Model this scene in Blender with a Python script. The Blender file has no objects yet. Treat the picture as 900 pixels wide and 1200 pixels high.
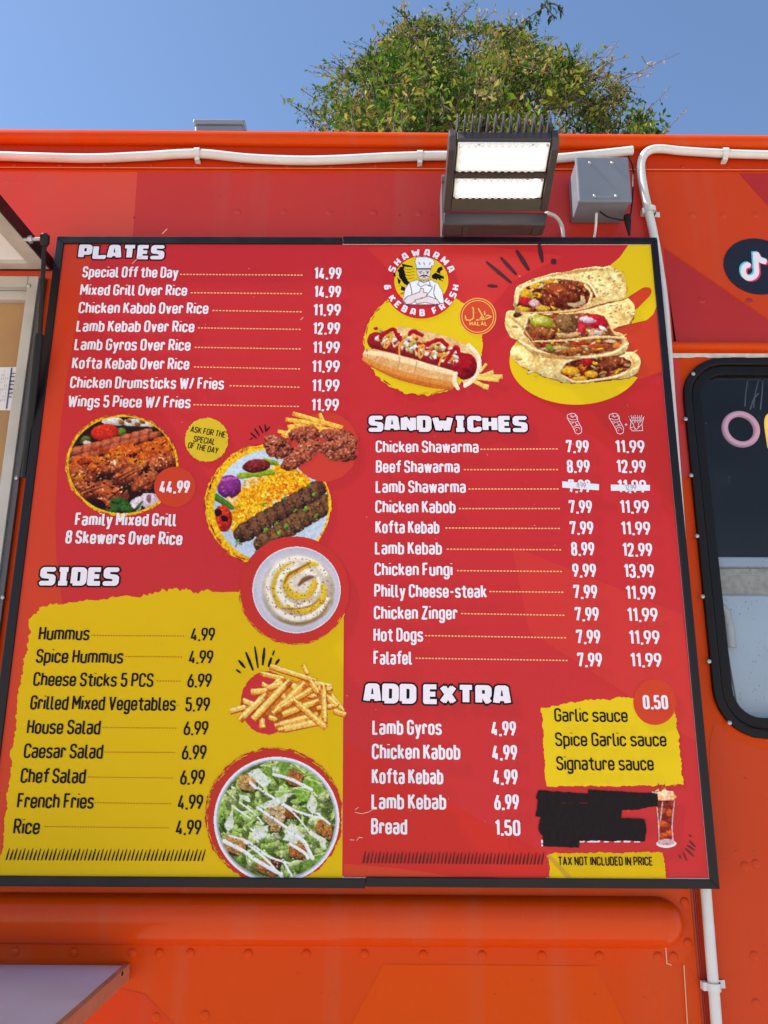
import bpy, bmesh, math, random
import numpy as np
from mathutils import Vector
from mathutils.geometry import delaunay_2d_cdt

SC = bpy.context.scene
COL = SC.collection
rad = math.radians

# ------------------------------------------------------------------ camera, sky, sun, exposure
CAM = np.array([0.0638, -1.4378, 1.5475])
YAW, PITCH, ROLL, F = -0.003587, 0.269592, 0.005757, 950.0      # focal length in units of a 900 x 1200 frame

def basis():
    cy, sy, cp, sp = math.cos(YAW), math.sin(YAW), math.cos(PITCH), math.sin(PITCH)
    f = np.array([sy*cp, cy*cp, sp]); r = np.array([cy, -sy, 0]); u = np.cross(r, f)
    c, s = math.cos(ROLL), math.sin(ROLL)
    return c*r + s*u, -s*r + c*u, f
R_, U_, F_ = basis()

cd = bpy.data.cameras.new('camera'); cam = bpy.data.objects.new('camera', cd); COL.objects.link(cam)
cd.sensor_fit = 'VERTICAL'; cd.sensor_height = 36.0; cd.lens = F*36.0/1200.0
cd.clip_start = 0.02; cd.clip_end = 3000
from mathutils import Matrix
cam.matrix_world = Matrix(((R_[0], U_[0], -F_[0], CAM[0]), (R_[1], U_[1], -F_[1], CAM[1]), (R_[2], U_[2], -F_[2], CAM[2]), (0, 0, 0, 1)))
SC.camera = cam

SUN = np.array([-0.60, -0.035, 0.80]); SUN /= np.linalg.norm(SUN)
w = bpy.data.worlds.new('World'); SC.world = w; w.use_nodes = True
nt = w.node_tree; bg = nt.nodes['Background']
sky = nt.nodes.new('ShaderNodeTexSky'); sky.sky_type = 'NISHITA'; sky.sun_disc = False
sky.sun_elevation = math.asin(SUN[2]); sky.sun_rotation = math.atan2(SUN[0], SUN[1])
sky.air_density = 1.0; sky.dust_density = 0.4; sky.ozone_density = 3.4
bg.inputs[1].default_value = 0.10
nt.links.new(sky.outputs[0], bg.inputs[0])
sl = bpy.data.lights.new('sun', 'SUN'); sl.energy = 4.6; sl.angle = rad(0.53); sl.color = (1, .95, .88)
so = bpy.data.objects.new('sun', sl); COL.objects.link(so)
so.rotation_euler = Vector(-SUN).to_track_quat('-Z', 'Y').to_euler(); so.location = (-6, -1, 12)
SC.view_settings.view_transform = 'Standard'; SC.view_settings.look = 'None'
SC.view_settings.exposure = 1.05; SC.view_settings.gamma = 1; SC.view_settings.use_curve_mapping = False

# ------------------------------------------------------------------ helpers
def ray(px, py): return F_ + R_*((px-450)/F) + U_*((600-py)/F)
def at(px, py, y):                          # the point of the wall-parallel plane y that a photo point lies on
    d = ray(px, py); return CAM + d*((y-CAM[1])/d[1])
def at_many(px, py, y):
    px = np.asarray(px, float); py = np.asarray(py, float)
    d = F_[None] + R_[None]*((px-450)/F)[:, None] + U_[None]*((600-py)/F)[:, None]
    return CAM[None] + d*((np.asarray(y)-CAM[1])/d[:, 1])[:, None]
def at_x(px, py, x):
    d = ray(px, py); return CAM + d*((x-CAM[0])/d[0])

def lin(c):
    c = np.asarray(c, float)/255.0
    return np.where(c <= .04045, c/12.92, ((c+.055)/1.055)**2.4)

_m = {}
def mat(name, rgb, rough=.5, metal=0., var=0., vs=8., bump=0., bs=60., coat=0., emit=0., linear=False, spec=.5):
    """procedural Principled material: sRGB colour, optional noise mottling and bump"""
    if name in _m: return _m[name]
    m = bpy.data.materials.new(name); m.use_nodes = True; t = m.node_tree; b = t.nodes['Principled BSDF']
    c = tuple(rgb) if linear else tuple(lin(rgb))
    b.inputs['Base Color'].default_value = (*c, 1); b.inputs['Roughness'].default_value = rough
    b.inputs['Metallic'].default_value = metal; b.inputs['Coat Weight'].default_value = coat
    b.inputs['Coat Roughness'].default_value = .06
    b.inputs['Specular IOR Level'].default_value = spec
    tc = t.nodes.new('ShaderNodeTexCoord')
    if var:
        n = t.nodes.new('ShaderNodeTexNoise'); n.inputs['Scale'].default_value = vs; n.inputs['Detail'].default_value = 6
        t.links.new(tc.outputs['Object'], n.inputs['Vector'])
        mr = t.nodes.new('ShaderNodeMapRange'); mr.inputs[1].default_value = .3; mr.inputs[2].default_value = .7
        mr.inputs[3].default_value = 1-var; mr.inputs[4].default_value = 1+var*.6
        t.links.new(n.outputs[0], mr.inputs[0])
        mx = t.nodes.new('ShaderNodeMix'); mx.data_type = 'RGBA'; mx.blend_type = 'MULTIPLY'; mx.inputs[0].default_value = 1
        mx.inputs[6].default_value = (*c, 1); t.links.new(mr.outputs[0], mx.inputs[7])
        t.links.new(mx.outputs[2], b.inputs['Base Color'])
        mr2 = t.nodes.new('ShaderNodeMapRange'); mr2.inputs[1].default_value = .3; mr2.inputs[2].default_value = .7
        mr2.inputs[3].default_value = max(.02, rough-.08); mr2.inputs[4].default_value = min(1, rough+.12)
        t.links.new(n.outputs[0], mr2.inputs[0]); t.links.new(mr2.outputs[0], b.inputs['Roughness'])
    if bump:
        n2 = t.nodes.new('ShaderNodeTexNoise'); n2.inputs['Scale'].default_value = bs; n2.inputs['Detail'].default_value = 3
        t.links.new(tc.outputs['Object'], n2.inputs['Vector'])
        bp = t.nodes.new('ShaderNodeBump'); bp.inputs['Strength'].default_value = bump; bp.inputs['Distance'].default_value = .01
        t.links.new(n2.outputs[0], bp.inputs['Height']); t.links.new(bp.outputs[0], b.inputs['Normal'])
    if emit:
        b.inputs['Emission Color'].default_value = (*c, 1); b.inputs['Emission Strength'].default_value = emit
    _m[name] = m; return m

def weather(m, amt=.06):
    t = m.node_tree; b = t.nodes['Principled BSDF']; src = b.inputs['Base Color'].links[0].from_socket if b.inputs['Base Color'].links else None
    tc = t.nodes.new('ShaderNodeTexCoord'); mp = t.nodes.new('ShaderNodeMapping'); mp.inputs['Scale'].default_value = (17, 17, .9); t.links.new(tc.outputs['Object'], mp.inputs[0])
    n = t.nodes.new('ShaderNodeTexNoise'); n.inputs['Scale'].default_value = 1; n.inputs['Detail'].default_value = 5; t.links.new(mp.outputs[0], n.inputs['Vector'])
    n2 = t.nodes.new('ShaderNodeTexNoise'); n2.inputs['Scale'].default_value = 160; n2.inputs['Detail'].default_value = 2; t.links.new(tc.outputs['Object'], n2.inputs['Vector'])
    a = t.nodes.new('ShaderNodeMapRange'); a.inputs[1].default_value = .52; a.inputs[2].default_value = .8; a.inputs[3].default_value = 0; a.inputs[4].default_value = amt*2.6; t.links.new(n.outputs[0], a.inputs[0])
    c = t.nodes.new('ShaderNodeMapRange'); c.inputs[1].default_value = .66; c.inputs[2].default_value = .74; c.inputs[3].default_value = 0; c.inputs[4].default_value = amt*2; t.links.new(n2.outputs[0], c.inputs[0])
    ad = t.nodes.new('ShaderNodeMath'); ad.operation = 'ADD'; t.links.new(a.outputs[0], ad.inputs[0]); t.links.new(c.outputs[0], ad.inputs[1])
    mx = t.nodes.new('ShaderNodeMix'); mx.data_type = 'RGBA'; mx.inputs[7].default_value = (.30, .19, .13, 1); t.links.new(ad.outputs[0], mx.inputs[0])
    if src: t.links.new(src, mx.inputs[6])
    else: mx.inputs[6].default_value = b.inputs['Base Color'].default_value
    t.links.new(mx.outputs[2], b.inputs['Base Color'])
def attr_mat(name, rough=.35, coat=0., trans=0.):
    if name in _m: return _m[name]
    m = bpy.data.materials.new(name); m.use_nodes = True; t = m.node_tree; b = t.nodes['Principled BSDF']
    a = t.nodes.new('ShaderNodeAttribute'); a.attribute_name = 'Col'
    t.links.new(a.outputs['Color'], b.inputs['Base Color']); b.inputs['Roughness'].default_value = rough
    b.inputs['Coat Weight'].default_value = coat; b.inputs['Specular IOR Level'].default_value = .15 if not trans else .12
    if trans:
        tr = t.nodes.new('ShaderNodeBsdfTranslucent'); t.links.new(a.outputs['Color'], tr.inputs[0])
        mx = t.nodes.new('ShaderNodeMixShader'); mx.inputs[0].default_value = trans
        out = t.nodes['Material Output']
        t.links.new(b.outputs[0], mx.inputs[1]); t.links.new(tr.outputs[0], mx.inputs[2]); t.links.new(mx.outputs[0], out.inputs[0])
    _m[name] = m; return m

BASE = {}                                    # world position of every object's origin
def tag(o, label, cat, group=None, kind=None):
    if label: o['label'] = label
    if cat: o['category'] = cat
    if group: o['group'] = group
    if kind: o['kind'] = kind
    return o
def empty(name, loc, label, cat, group=None):
    o = bpy.data.objects.new(name, None); COL.objects.link(o); o.location = loc; o.empty_display_size = .1
    BASE[o] = np.array(loc, float); return tag(o, label, cat, group)

class MB:
    """collects shapes given in world coordinates into ONE mesh object"""
    def __init__(s): s.v = []; s.f = []; s.n = 0
    def add(s, verts, faces):
        verts = np.asarray(verts, float).reshape(-1, 3)
        s.v.append(verts); k = s.n; s.f += [tuple(int(i)+k for i in f) for f in faces]; s.n += len(verts); return s
    def box(s, x0, x1, y0, y1, z0, z1):
        v = [(x, y, z) for x in (x0, x1) for y in (y0, y1) for z in (z0, z1)]
        return s.add(v, [(0, 1, 3, 2), (4, 6, 7, 5), (0, 4, 5, 1), (2, 3, 7, 6), (0, 2, 6, 4), (1, 5, 7, 3)])
    def hexa(s, a, b):                       # two quads of corresponding corners
        v = list(a)+list(b)
        return s.add(v, [(0, 1, 2, 3), (7, 6, 5, 4), (0, 4, 5, 1), (1, 5, 6, 2), (2, 6, 7, 3), (3, 7, 4, 0)])
    def prism(s, pts, d):                    # closed outline + offset vector
        n = len(pts); p = np.asarray(pts, float); q = p+np.asarray(d, float)
        return s.add(np.vstack([p, q]), [tuple(range(n)), tuple(range(2*n-1, n-1, -1))]+[(i, n+i, n+(i+1) % n, (i+1) % n) for i in range(n)])
    def tube(s, pts, r, seg=12, cap=True):
        p = np.asarray(pts, float); n = len(p); rs = np.full(n, r) if np.isscalar(r) else np.asarray(r, float)
        t = np.gradient(p, axis=0); t /= np.linalg.norm(t, axis=1)[:, None]+1e-12
        ref = np.array([0, 0, 1.]) if abs(t[0][2]) < .9 else np.array([0, 1., 0])
        a = np.cross(t[0], ref); a /= np.linalg.norm(a); V = []
        for i in range(n):
            a = a-t[i]*(a@t[i]); a /= np.linalg.norm(a); b = np.cross(t[i], a)
            for k in range(seg):
                q = 2*math.pi*k/seg; V.append(p[i]+rs[i]*(math.cos(q)*a+math.sin(q)*b))
        fs = [(i*seg+k, i*seg+(k+1) % seg, (i+1)*seg+(k+1) % seg, (i+1)*seg+k) for i in range(n-1) for k in range(seg)]
        if cap: fs += [tuple(range(seg-1, -1, -1)), tuple(range((n-1)*seg, n*seg))]
        return s.add(V, fs)
    def dome(s, c, r, h, nrm=(0, -1, 0), seg=12, rings=4):      # rivet head / lens
        nrm = np.asarray(nrm, float); nrm /= np.linalg.norm(nrm)
        ref = np.array([0, 0, 1.]) if abs(nrm[2]) < .9 else np.array([1., 0, 0])
        a = np.cross(nrm, ref); a /= np.linalg.norm(a); b = np.cross(nrm, a); V = []; fs = []
        for i in range(rings):
            q = i/rings*math.pi/2
            for k in range(seg):
                p = 2*math.pi*k/seg
                V.append(np.asarray(c)+r*math.cos(q)*(math.cos(p)*a+math.sin(p)*b)+nrm*h*math.sin(q))
        V.append(np.asarray(c)+nrm*h)
        for i in range(rings-1):
            fs += [(i*seg+k, i*seg+(k+1) % seg, (i+1)*seg+(k+1) % seg, (i+1)*seg+k) for k in range(seg)]
        fs += [((rings-1)*seg+k, (rings-1)*seg+(k+1) % seg, rings*seg) for k in range(seg)]
        return s.add(V, fs)
    def extrude_x(s, prof, x0, x1, k=0.):    # (y, z) profile, open; k = slope along x
        n = len(prof); V = [(x0, y, z-k*x0) for y, z in prof]+[(x1, y, z-k*x1) for y, z in prof]
        return s.add(V, [(i, i+1, n+i+1, n+i) for i in range(n-1)])
    def build(s, name, m, parent=None, smooth=False, bevel=0., label=None, cat=None, group=None, cols=None, kind=None, angle=35):
        V = np.vstack(s.v); me = bpy.data.meshes.new(name)
        base = BASE[parent] if parent is not None else np.array([(V[:, 0].min()+V[:, 0].max())/2, (V[:, 1].min()+V[:, 1].max())/2, V[:, 2].min()])
        me.from_pydata((V-base).tolist(), [], s.f); me.update()
        bm = bmesh.new(); bm.from_mesh(me); bmesh.ops.recalc_face_normals(bm, faces=bm.faces); bm.to_mesh(me); bm.free()
        me.materials.append(m)
        o = bpy.data.objects.new(name, me); COL.objects.link(o); BASE[o] = base
        if parent is not None: o.parent = parent
        else: o.location = base
        if cols is not None:
            ca = me.color_attributes.new('Col', 'FLOAT_COLOR', 'POINT')
            ca.data.foreach_set('color', np.hstack([cols, np.ones((len(cols), 1))]).astype(np.float32).ravel())
        if smooth:
            me.polygons.foreach_set('use_smooth', [True]*len(me.polygons))
            try: me.set_sharp_from_angle(angle=rad(angle))
            except Exception: pass
        if bevel:
            b = o.modifiers.new('bevel', 'BEVEL'); b.width = bevel; b.segments = 2; b.limit_method = 'ANGLE'; b.angle_limit = rad(40)
        return tag(o, label, cat, group, kind)

def fillet(path, closed=False, k=5):
    """[(x, y[, radius])] -> points with rounded corners"""
    P = [(p[0], p[1], p[2] if len(p) > 2 else 0) for p in path]; n = len(P); out = []
    for i, (x, y, r) in enumerate(P):
        if r <= 0 or (not closed and i in (0, n-1)): out.append((x, y)); continue
        a = np.array(P[i-1][:2], float); b = np.array((x, y), float); c = np.array(P[(i+1) % n][:2], float)
        u = a-b; v = c-b; lu = np.linalg.norm(u); lv = np.linalg.norm(v); u /= lu; v /= lv
        d = min(r, lu*.5 if P[i-1][2] > 0 else lu, lv*.5 if P[(i+1) % n][2] > 0 else lv)
        p0 = b+u*d; p1 = b+v*d
        for j in range(k+1):
            t = j/k; out.append(tuple((1-t)**2*p0*1+2*t*(1-t)*(b*.86+(p0+p1)/2*.14)+t*t*p1))
    if closed: out.append(out[0])
    return out

def smooth_path(pts, n=8):                   # Catmull-Rom
    p = np.asarray(pts, float); q = np.vstack([2*p[0]-p[1], p, 2*p[-1]-p[-2]]); out = []
    for i in range(1, len(q)-2):
        for j in range(n):
            t = j/n
            out.append(.5*((2*q[i])+(-q[i-1]+q[i+1])*t+(2*q[i-1]-5*q[i]+4*q[i+1]-q[i+2])*t*t+(-q[i-1]+3*q[i]-3*q[i+1]+q[i+2])*t**3))
    out.append(p[-1]); return np.array(out)

# ------------------------------------------------------------------ flat shapes
def union(polys):
    """2-D union of simple polygons -> verts, triangles (nothing overlaps, nothing coplanar twice)"""
    V = []; Fc = []
    for p in polys:
        if sum(a[0]*b[1]-b[0]*a[1] for a, b in zip(p, list(p[1:])+[p[0]])) < 0: p = list(p)[::-1]
        k = len(V); V += [Vector((float(a), float(b))) for a, b in p]; Fc.append(list(range(k, k+len(p))))
    v, e, f, ov, oe, of = delaunay_2d_cdt(V, [], Fc, 0, 1e-6)
    return [(a[0], a[1]) for a in v], [tuple(t) for t, o in zip(f, of) if len(o)]

def stroke_polys(path, w, joint=8, closed=False):
    out = []; h = w/2
    for a, b in zip(path[:-1], path[1:]):
        dx, dy = b[0]-a[0], b[1]-a[1]; L = math.hypot(dx, dy)
        if L < 1e-6: continue
        nx, ny = -dy/L*h, dx/L*h
        out.append([(a[0]+nx, a[1]+ny), (a[0]-nx, a[1]-ny), (b[0]-nx, b[1]-ny), (b[0]+nx, b[1]+ny)])
    jr = 1.075 if joint == 10 else 1.0
    if joint == 10: joint = 8
    js = path[1:-1]+([path[0]] if closed else [])
    for c in js:
        out.append([(c[0]+h*jr*math.cos(2*math.pi*(k+.5)/joint), c[1]+h*jr*math.sin(2*math.pi*(k+.5)/joint)) for k in range(joint)])
    return out

R = .19; X = .71; Q = .165
NARROW = {                                    # condensed engineering lettering: centre lines in a 0..1 cap height
 'A': (.40, [[(0, 0), (.2, 1), (.4, 0)], [(.07, .26), (.33, .26)]]),
 'B': (.36, [[(0, .53), (0, 1), (.34, 1, .17), (.34, .53, .17), (0, .53)], [(0, .53), (.36, .53, .18), (.36, 0, .2), (0, 0), (0, .53)]]),
 'C': (.36, [[(.36, .74), (.36, 1, R), (0, 1, R), (0, 0, R), (.36, 0, R), (.36, .26)]]),
 'D': (.36, [[(0, 0), (0, 1), (.36, 1, R), (.36, 0, R), (0, 0)]]),
 'E': (.31, [[(.31, 1), (0, 1), (0, 0), (.31, 0)], [(0, .52), (.27, .52)]]),
 'F': (.31, [[(.31, 1), (0, 1), (0, 0)], [(0, .5), (.27, .5)]]),
 'G': (.36, [[(.36, .76), (.36, 1, R), (0, 1, R), (0, 0, R), (.36, 0, R), (.36, .48), (.2, .48)]]),
 'H': (.36, [[(0, 0), (0, 1)], [(.36, 0), (.36, 1)], [(0, .52), (.36, .52)]]),
 'I': (0, [[(0, 0), (0, 1)]]),
 'K': (.37, [[(0, 0), (0, 1)], [(.35, 1), (.0, .4)], [(.13, .58), (.38, 0)]]),
 'L': (.3, [[(0, 1), (0, 0), (.3, 0)]]),
 'M': (.5, [[(0, 0), (0, 1), (.25, .36), (.5, 1), (.5, 0)]]),
 'N': (.38, [[(0, 0), (0, 1), (.38, 0), (.38, 1)]]),
 'O': (.36, [[(0, 0, R), (0, 1, R), (.36, 1, R), (.36, 0, R), 'z']]),
 'P': (.36, [[(0, 0), (0, 1), (.36, 1, R), (.36, .46, R), (0, .46)]]),
 'R': (.37, [[(0, 0), (0, 1), (.36, 1, R), (.36, .48, R), (0, .48)], [(.17, .48), (.38, 0)]]),
 'S': (.36, [[(.35, .77), (.35, 1, .175), (0, 1, .175), (0, .54, .175), (.36, .48, .175), (.36, 0, .175), (0, 0, .175), (0, .23)]]),
 'T': (.36, [[(0, 1), (.36, 1)], [(.18, 0), (.18, 1)]]),
 'U': (.36, [[(0, 1), (0, 0, R), (.36, 0, R), (.36, 1)]]),
 'V': (.4, [[(0, 1), (.2, 0), (.4, 1)]]),
 'W': (.6, [[(0, 1), (.15, 0), (.3, .85), (.45, 0), (.6, 1)]]),
 'X': (.4, [[(0, 1), (.4, 0)], [(.4, 1), (0, 0)]]),
 'Y': (.4, [[(0, 1), (.2, .45), (.4, 1)], [(.2, 0), (.2, .45)]]),
 'Z': (.36, [[(0, 1), (.35, 1), (0, 0), (.36, 0)]]),
 '0': (.33, [[(0, 0, R), (0, 1, R), (.33, 1, R), (.33, 0, R), 'z']]),
 '1': (.16, [[(0, .82), (.16, 1), (.16, 0)]]),
 '2': (.34, [[(0, .74), (0, 1, R), (.33, 1, R), (.33, .62, .12), (0, 0), (.34, 0)]]),
 '3': (.34, [[(0, .78), (0, 1, R), (.33, 1, R), (.33, .54, .17), (.12, .54)], [(.12, .54), (.34, .54, .17), (.34, 0, R), (0, 0, R), (0, .22)]]),
 '4': (.36, [[(.2, 1), (0, .2), (.36, .2)], [(.27, .45), (.27, 0)]]),
 '5': (.34, [[(.32, 1), (.02, 1), (.01, .58), (.34, .62, .18), (.34, 0, R), (0, 0, R), (0, .24)]]),
 '6': (.34, [[(.23, 1), (.0, .42), (0, 0, R), (.34, 0, R), (.34, .58, R), (.06, .58)]]),
 '7': (.34, [[(0, .82), (0, 1), (.34, 1), (.11, 0)]]),
 '8': (.34, [[(.01, .54, .16), (.01, 1, .16), (.33, 1, .16), (.33, .54, .16), 'z'], [(0, 0, .17), (0, .54, .17), (.34, .54, .17), (.34, 0, .17), 'z']]),
 '9': (.34, [[(.11, 0), (.34, .58), (.34, 1, R), (0, 1, R), (0, .42, R), (.28, .42)]]),
 '.': (.02, [[(.0, 0), (.02, 0)]]),
 '/': (.24, [[(0, 0), (.24, 1)]]),
 '-': (.22, [[(0, .42), (.22, .42)]]),
 '$': (.2, []),
 'a': (.32, [[(.02, .68), (.06, X, .05), (.32, X, .16), (.32, 0)], [(.32, .40), (0, .40, .14), (0, 0, .14), (.32, 0, .14), (.32, .2)]]),
 'b': (.33, [[(0, 1), (0, 0)], [(0, 0, .02), (0, X, .02), (.33, X, Q), (.33, 0, Q), 'z']]),
 'c': (.31, [[(.31, .5), (.31, X, Q), (0, X, Q), (0, 0, Q), (.31, 0, Q), (.31, .2)]]),
 'd': (.33, [[(.33, 1), (.33, 0)], [(.33, 0, .02), (.33, X, .02), (0, X, Q), (0, 0, Q), 'z']]),
 'e': (.33, [[(0, .34), (.33, .34), (.33, X, Q), (0, X, Q), (0, 0, Q), (.33, 0, Q), (.33, .16)]]),
 'f': (.23, [[(.32, 1), (.13, 1, .14), (.13, 0)], [(-.06, X), (.31, X)]]),
 'g': (.33, [[(.33, 0, .02), (.33, X, .02), (0, X, Q), (0, 0, Q), 'z'], [(.33, X), (.33, -.25, Q), (.03, -.25, .1), (.03, -.17)]]),
 'h': (.33, [[(0, 1), (0, 0)], [(0, X), (.33, X, Q), (.33, 0)]]),
 'i': (0, [[(0, 0), (0, X)], [(-.0, .98), (0, 1.04)]]),
 'k': (.33, [[(0, 1), (0, 0)], [(.31, X), (.0, .26)], [(.12, .42), (.34, 0)]]),
 'l': (.11, [[(0, 1), (0, 0, .12), (.12, 0)]]),
 'm': (.56, [[(0, 0), (0, X)], [(0, X), (.28, X, Q), (.28, 0)], [(.2, X), (.56, X, Q), (.56, 0)]]),
 'n': (.33, [[(0, 0), (0, X)], [(0, X), (.33, X, Q), (.33, 0)]]),
 'o': (.33, [[(0, 0, Q), (0, X, Q), (.33, X, Q), (.33, 0, Q), 'z']]),
 'p': (.33, [[(0, X), (0, -.25)], [(0, 0, .02), (0, X, .02), (.33, X, Q), (.33, 0, Q), 'z']]),
 'r': (.22, [[(0, 0), (0, X)], [(0, X), (.22, X, .12), (.22, .6)]]),
 's': (.31, [[(.3, .61), (.28, X, .08), (.0, X, .14), (.0, .38, .14), (.31, .34, .14), (.31, 0, .14), (.02, 0, .08), (0, .1)]]),
 't': (.25, [[(.13, .96), (.13, 0, .14), (.3, 0)], [(-.06, X), (.31, X)]]),
 'u': (.33, [[(0, X), (0, 0, Q), (.33, 0, Q)], [(.33, X), (.33, 0)]]),
 'v': (.32, [[(0, X), (.16, 0), (.32, X)]]),
 'w': (.5, [[(0, X), (.12, 0), (.25, X), (.38, 0), (.5, X)]]),
 'x': (.33, [[(0, X), (.33, 0)], [(.33, X), (0, 0)]]),
 'y': (.33, [[(0, X), (.17, .0)], [(.34, X), (.12, -.25), (0, -.25)]]),
 'z': (.3, [[(0, X), (.3, X), (0, 0), (.31, 0)]]),
}
BLOCK = {                                     # squat slab lettering of the headings
 'P': (.58, [[(0, 0), (0, 1), (.58, 1, .14), (.58, .38, .14), (0, .38)]]),
 'L': (.56, [[(0, 1), (0, 0), (.56, 0), (.56, .2)]]),
 'A': (.66, [[(0, 0), (.12, .95), (.2, 1), (.46, 1), (.54, .95), (.66, 0)], [(.05, .28), (.61, .28)]]),
 'T': (.6, [[(0, 1), (.6, 1)], [(.3, 1), (.3, 0)]]),
 'E': (.52, [[(.52, 1), (0, 1), (0, 0), (.54, 0)], [(0, .5), (.46, .5)]]),
 'S': (.58, [[(.57, .9), (.54, 1), (0, 1, .14), (0, .54, .1), (.58, .46, .1), (.58, 0, .14), (0, 0), (-.02, .1)]]),
 'I': (.44, [[(0, 1), (.44, 1)], [(0, 0), (.44, 0)], [(.22, 0), (.22, 1)]]),
 'D': (.58, [[(0, 0), (0, 1), (.58, 1, .2), (.58, 0, .2), (0, 0)]]),
 'N': (.62, [[(0, 0), (0, 1)], [(.02, 1), (.6, 0)], [(.62, 0), (.62, 1)]]),
 'W': (1.0, [[(0, 1), (.22, 0)], [(.22, 0), (.5, .72)], [(.5, .72), (.78, 0)], [(.78, 0), (1., 1)]]),
 'C': (.56, [[(.56, .82), (.56, 1, .1), (0, 1, .18), (0, 0, .18), (.56, 0, .1), (.56, .18)]]),
 'H': (.6, [[(0, 0), (0, 1)], [(.6, 0), (.6, 1)], [(0, .5), (.6, .5)]]),
 'X': (.6, [[(0, 1), (.6, 0)], [(.6, 1), (0, 0)]]),
 'R': (.58, [[(0, 0), (0, 1), (.56, 1, .14), (.56, .42, .14), (0, .42)], [(.34, .42), (.58, 0)]]),
 'M': (.8, [[(0, 0), (0, 1), (.4, .3), (.8, 1), (.8, 0)]]),
 'K': (.6, [[(0, 0), (0, 1)], [(.58, 1), (.05, .48)], [(.2, .55), (.6, 0)]]),
 'B': (.56, [[(0, .5), (0, 1), (.52, 1, .14), (.52, .5, .12), (0, .5)], [(0, .5), (.58, .5, .12), (.58, 0, .14), (0, 0), (0, .5)]]),
 'F': (.52, [[(.52, 1), (0, 1), (0, 0)], [(0, .46), (.44, .46)]]),
 '&': (.6, [[(.5, 1), (.1, 1, .1), (.1, .55, .1), (.5, .55)], [(.1, .55), (0, .5, .1), (0, 0, .12), (.45, 0, .12), (.45, .7)]]),
}
def glyph_polys(font, ch, sx, wt, xb=0., joint=8, grow=0.):
    W, paths = font[ch]; out = []; ww = wt+grow
    for p in paths:
        closed = p[-1] == 'z'; pts = fillet(p[:-1] if closed else p, closed, 4)
        pts = [(x*sx+wt/2, wt/2+y*(1-wt) if y >= 0 else wt/2+y) for x, y in pts]
        if ch == '.': pts = [(0.02, wt*.5), (wt*1.05+.02, wt*.5)]
        if not closed and grow:                # lengthen the ends of the outline version
            for i, j in ((0, 1), (-1, -2)):
                a = np.array(pts[i]); b = np.array(pts[j]); d = a-b; d /= np.linalg.norm(d); pts[i] = tuple(a+d*grow/2)
        ps = stroke_polys(pts, ww, joint, closed); out += ps
        if xb: out += [[(x+xb, y) for x, y in q] for q in ps]
    return W*sx+wt+xb, out

class Flat:
    """flat print: triangles collected in the plane of the board (or any plane y)"""
    def __init__(s, y): s.v = []; s.f = []; s.n = 0; s.y = y
    def tri(s, pts3, faces):
        s.v += list(map(tuple, pts3)); s.f += [tuple(i+s.n for i in f) for f in faces]; s.n += len(pts3)
    def px(s, polys):                          # polygons given by photo points
        v, f = union(polys); v = np.array(v); s.tri(at_many(v[:, 0], v[:, 1], s.y), f); return s
    def line(s, txt, x0, y0, x1, y1, cap, wt=.155, font=NARROW, gap=.06, xb=0., joint=8, grow=0., space=.17):
        A = at(x0, y0, s.y); B = at(x1, y1, s.y); C = at(x0, y0-cap, s.y); S = abs(C[2]-A[2])
        d = B-A; L = np.linalg.norm(d)/S; d = d/np.linalg.norm(d); up = np.array([-d[2], 0, d[0]])
        nat = sum(font[c][0] if c != ' ' else space for c in txt); ns = sum(c != ' ' for c in txt)
        g = gap; cap = cap*1.05 if font is NARROW else cap; C = at(x0, y0-cap, s.y); S = abs(C[2]-A[2]); L = np.linalg.norm(B-A)/S
        gaps = sum(g for c in txt[:-1]); fixed = ns*(wt+xb)
        sx = (L-fixed)/(nat+gaps); x = 0
        for c in txt:
            if c == ' ': x += (space+g)*sx; continue
            a, ps = glyph_polys(font, c, sx, wt, xb, joint, grow)
            v, f = union(ps); v = np.array(v)
            s.tri([A+d*((vx+x)*S)+up*(vy*S) for vx, vy in v], f)
            x += a+g*sx
        return s
    def dots(s, x0, y0, x1, y1, h=1.5, on=2.3, off=1.5):
        L = math.hypot(x1-x0, y1-y0); n = max(2, int(L/(on+off))); st = L/n; c = (x1-x0)/L; sn = (y1-y0)/L
        for i in range(n):
            a = i*st; b = a+on*st/(on+off); q = [(x0+c*a, y0+sn*a), (x0+c*b, y0+sn*b)]
            p = [(q[0][0], q[0][1]-h/2), (q[1][0], q[1][1]-h/2), (q[1][0], q[1][1]+h/2), (q[0][0], q[0][1]+h/2)]
            s.tri(at_many([k[0] for k in p], [k[1] for k in p], s.y), [(0, 1, 2, 3)])
        return s
    def build(s, name, m, parent=None, **k):
        mb = MB(); mb.add(np.array(s.v), s.f); return mb.build(name, m, parent, **k)

_rng = np.random.RandomState(5)
_G = _rng.rand(16, 128, 128)
def vn(x, y, sc, seed=0):                      # smooth value noise, 0..1
    x = np.asarray(x)/sc; y = np.asarray(y)/sc; g = _G[seed % 16]
    i = np.floor(x).astype(int); j = np.floor(y).astype(int); u = x-i; v = y-j; u = u*u*(3-2*u); v = v*v*(3-2*v)
    a = g[i % 128, j % 128]; b = g[(i+1) % 128, j % 128]; c = g[i % 128, (j+1) % 128]; d = g[(i+1) % 128, (j+1) % 128]
    return (a*(1-u)+b*u)*(1-v)+(c*(1-u)+d*u)*v
def fbm(x, y, sc, seed=0): return vn(x, y, sc, seed)*.55+vn(x, y, sc/2.1, seed+1)*.3+vn(x, y, sc/4.3, seed+2)*.15

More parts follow.
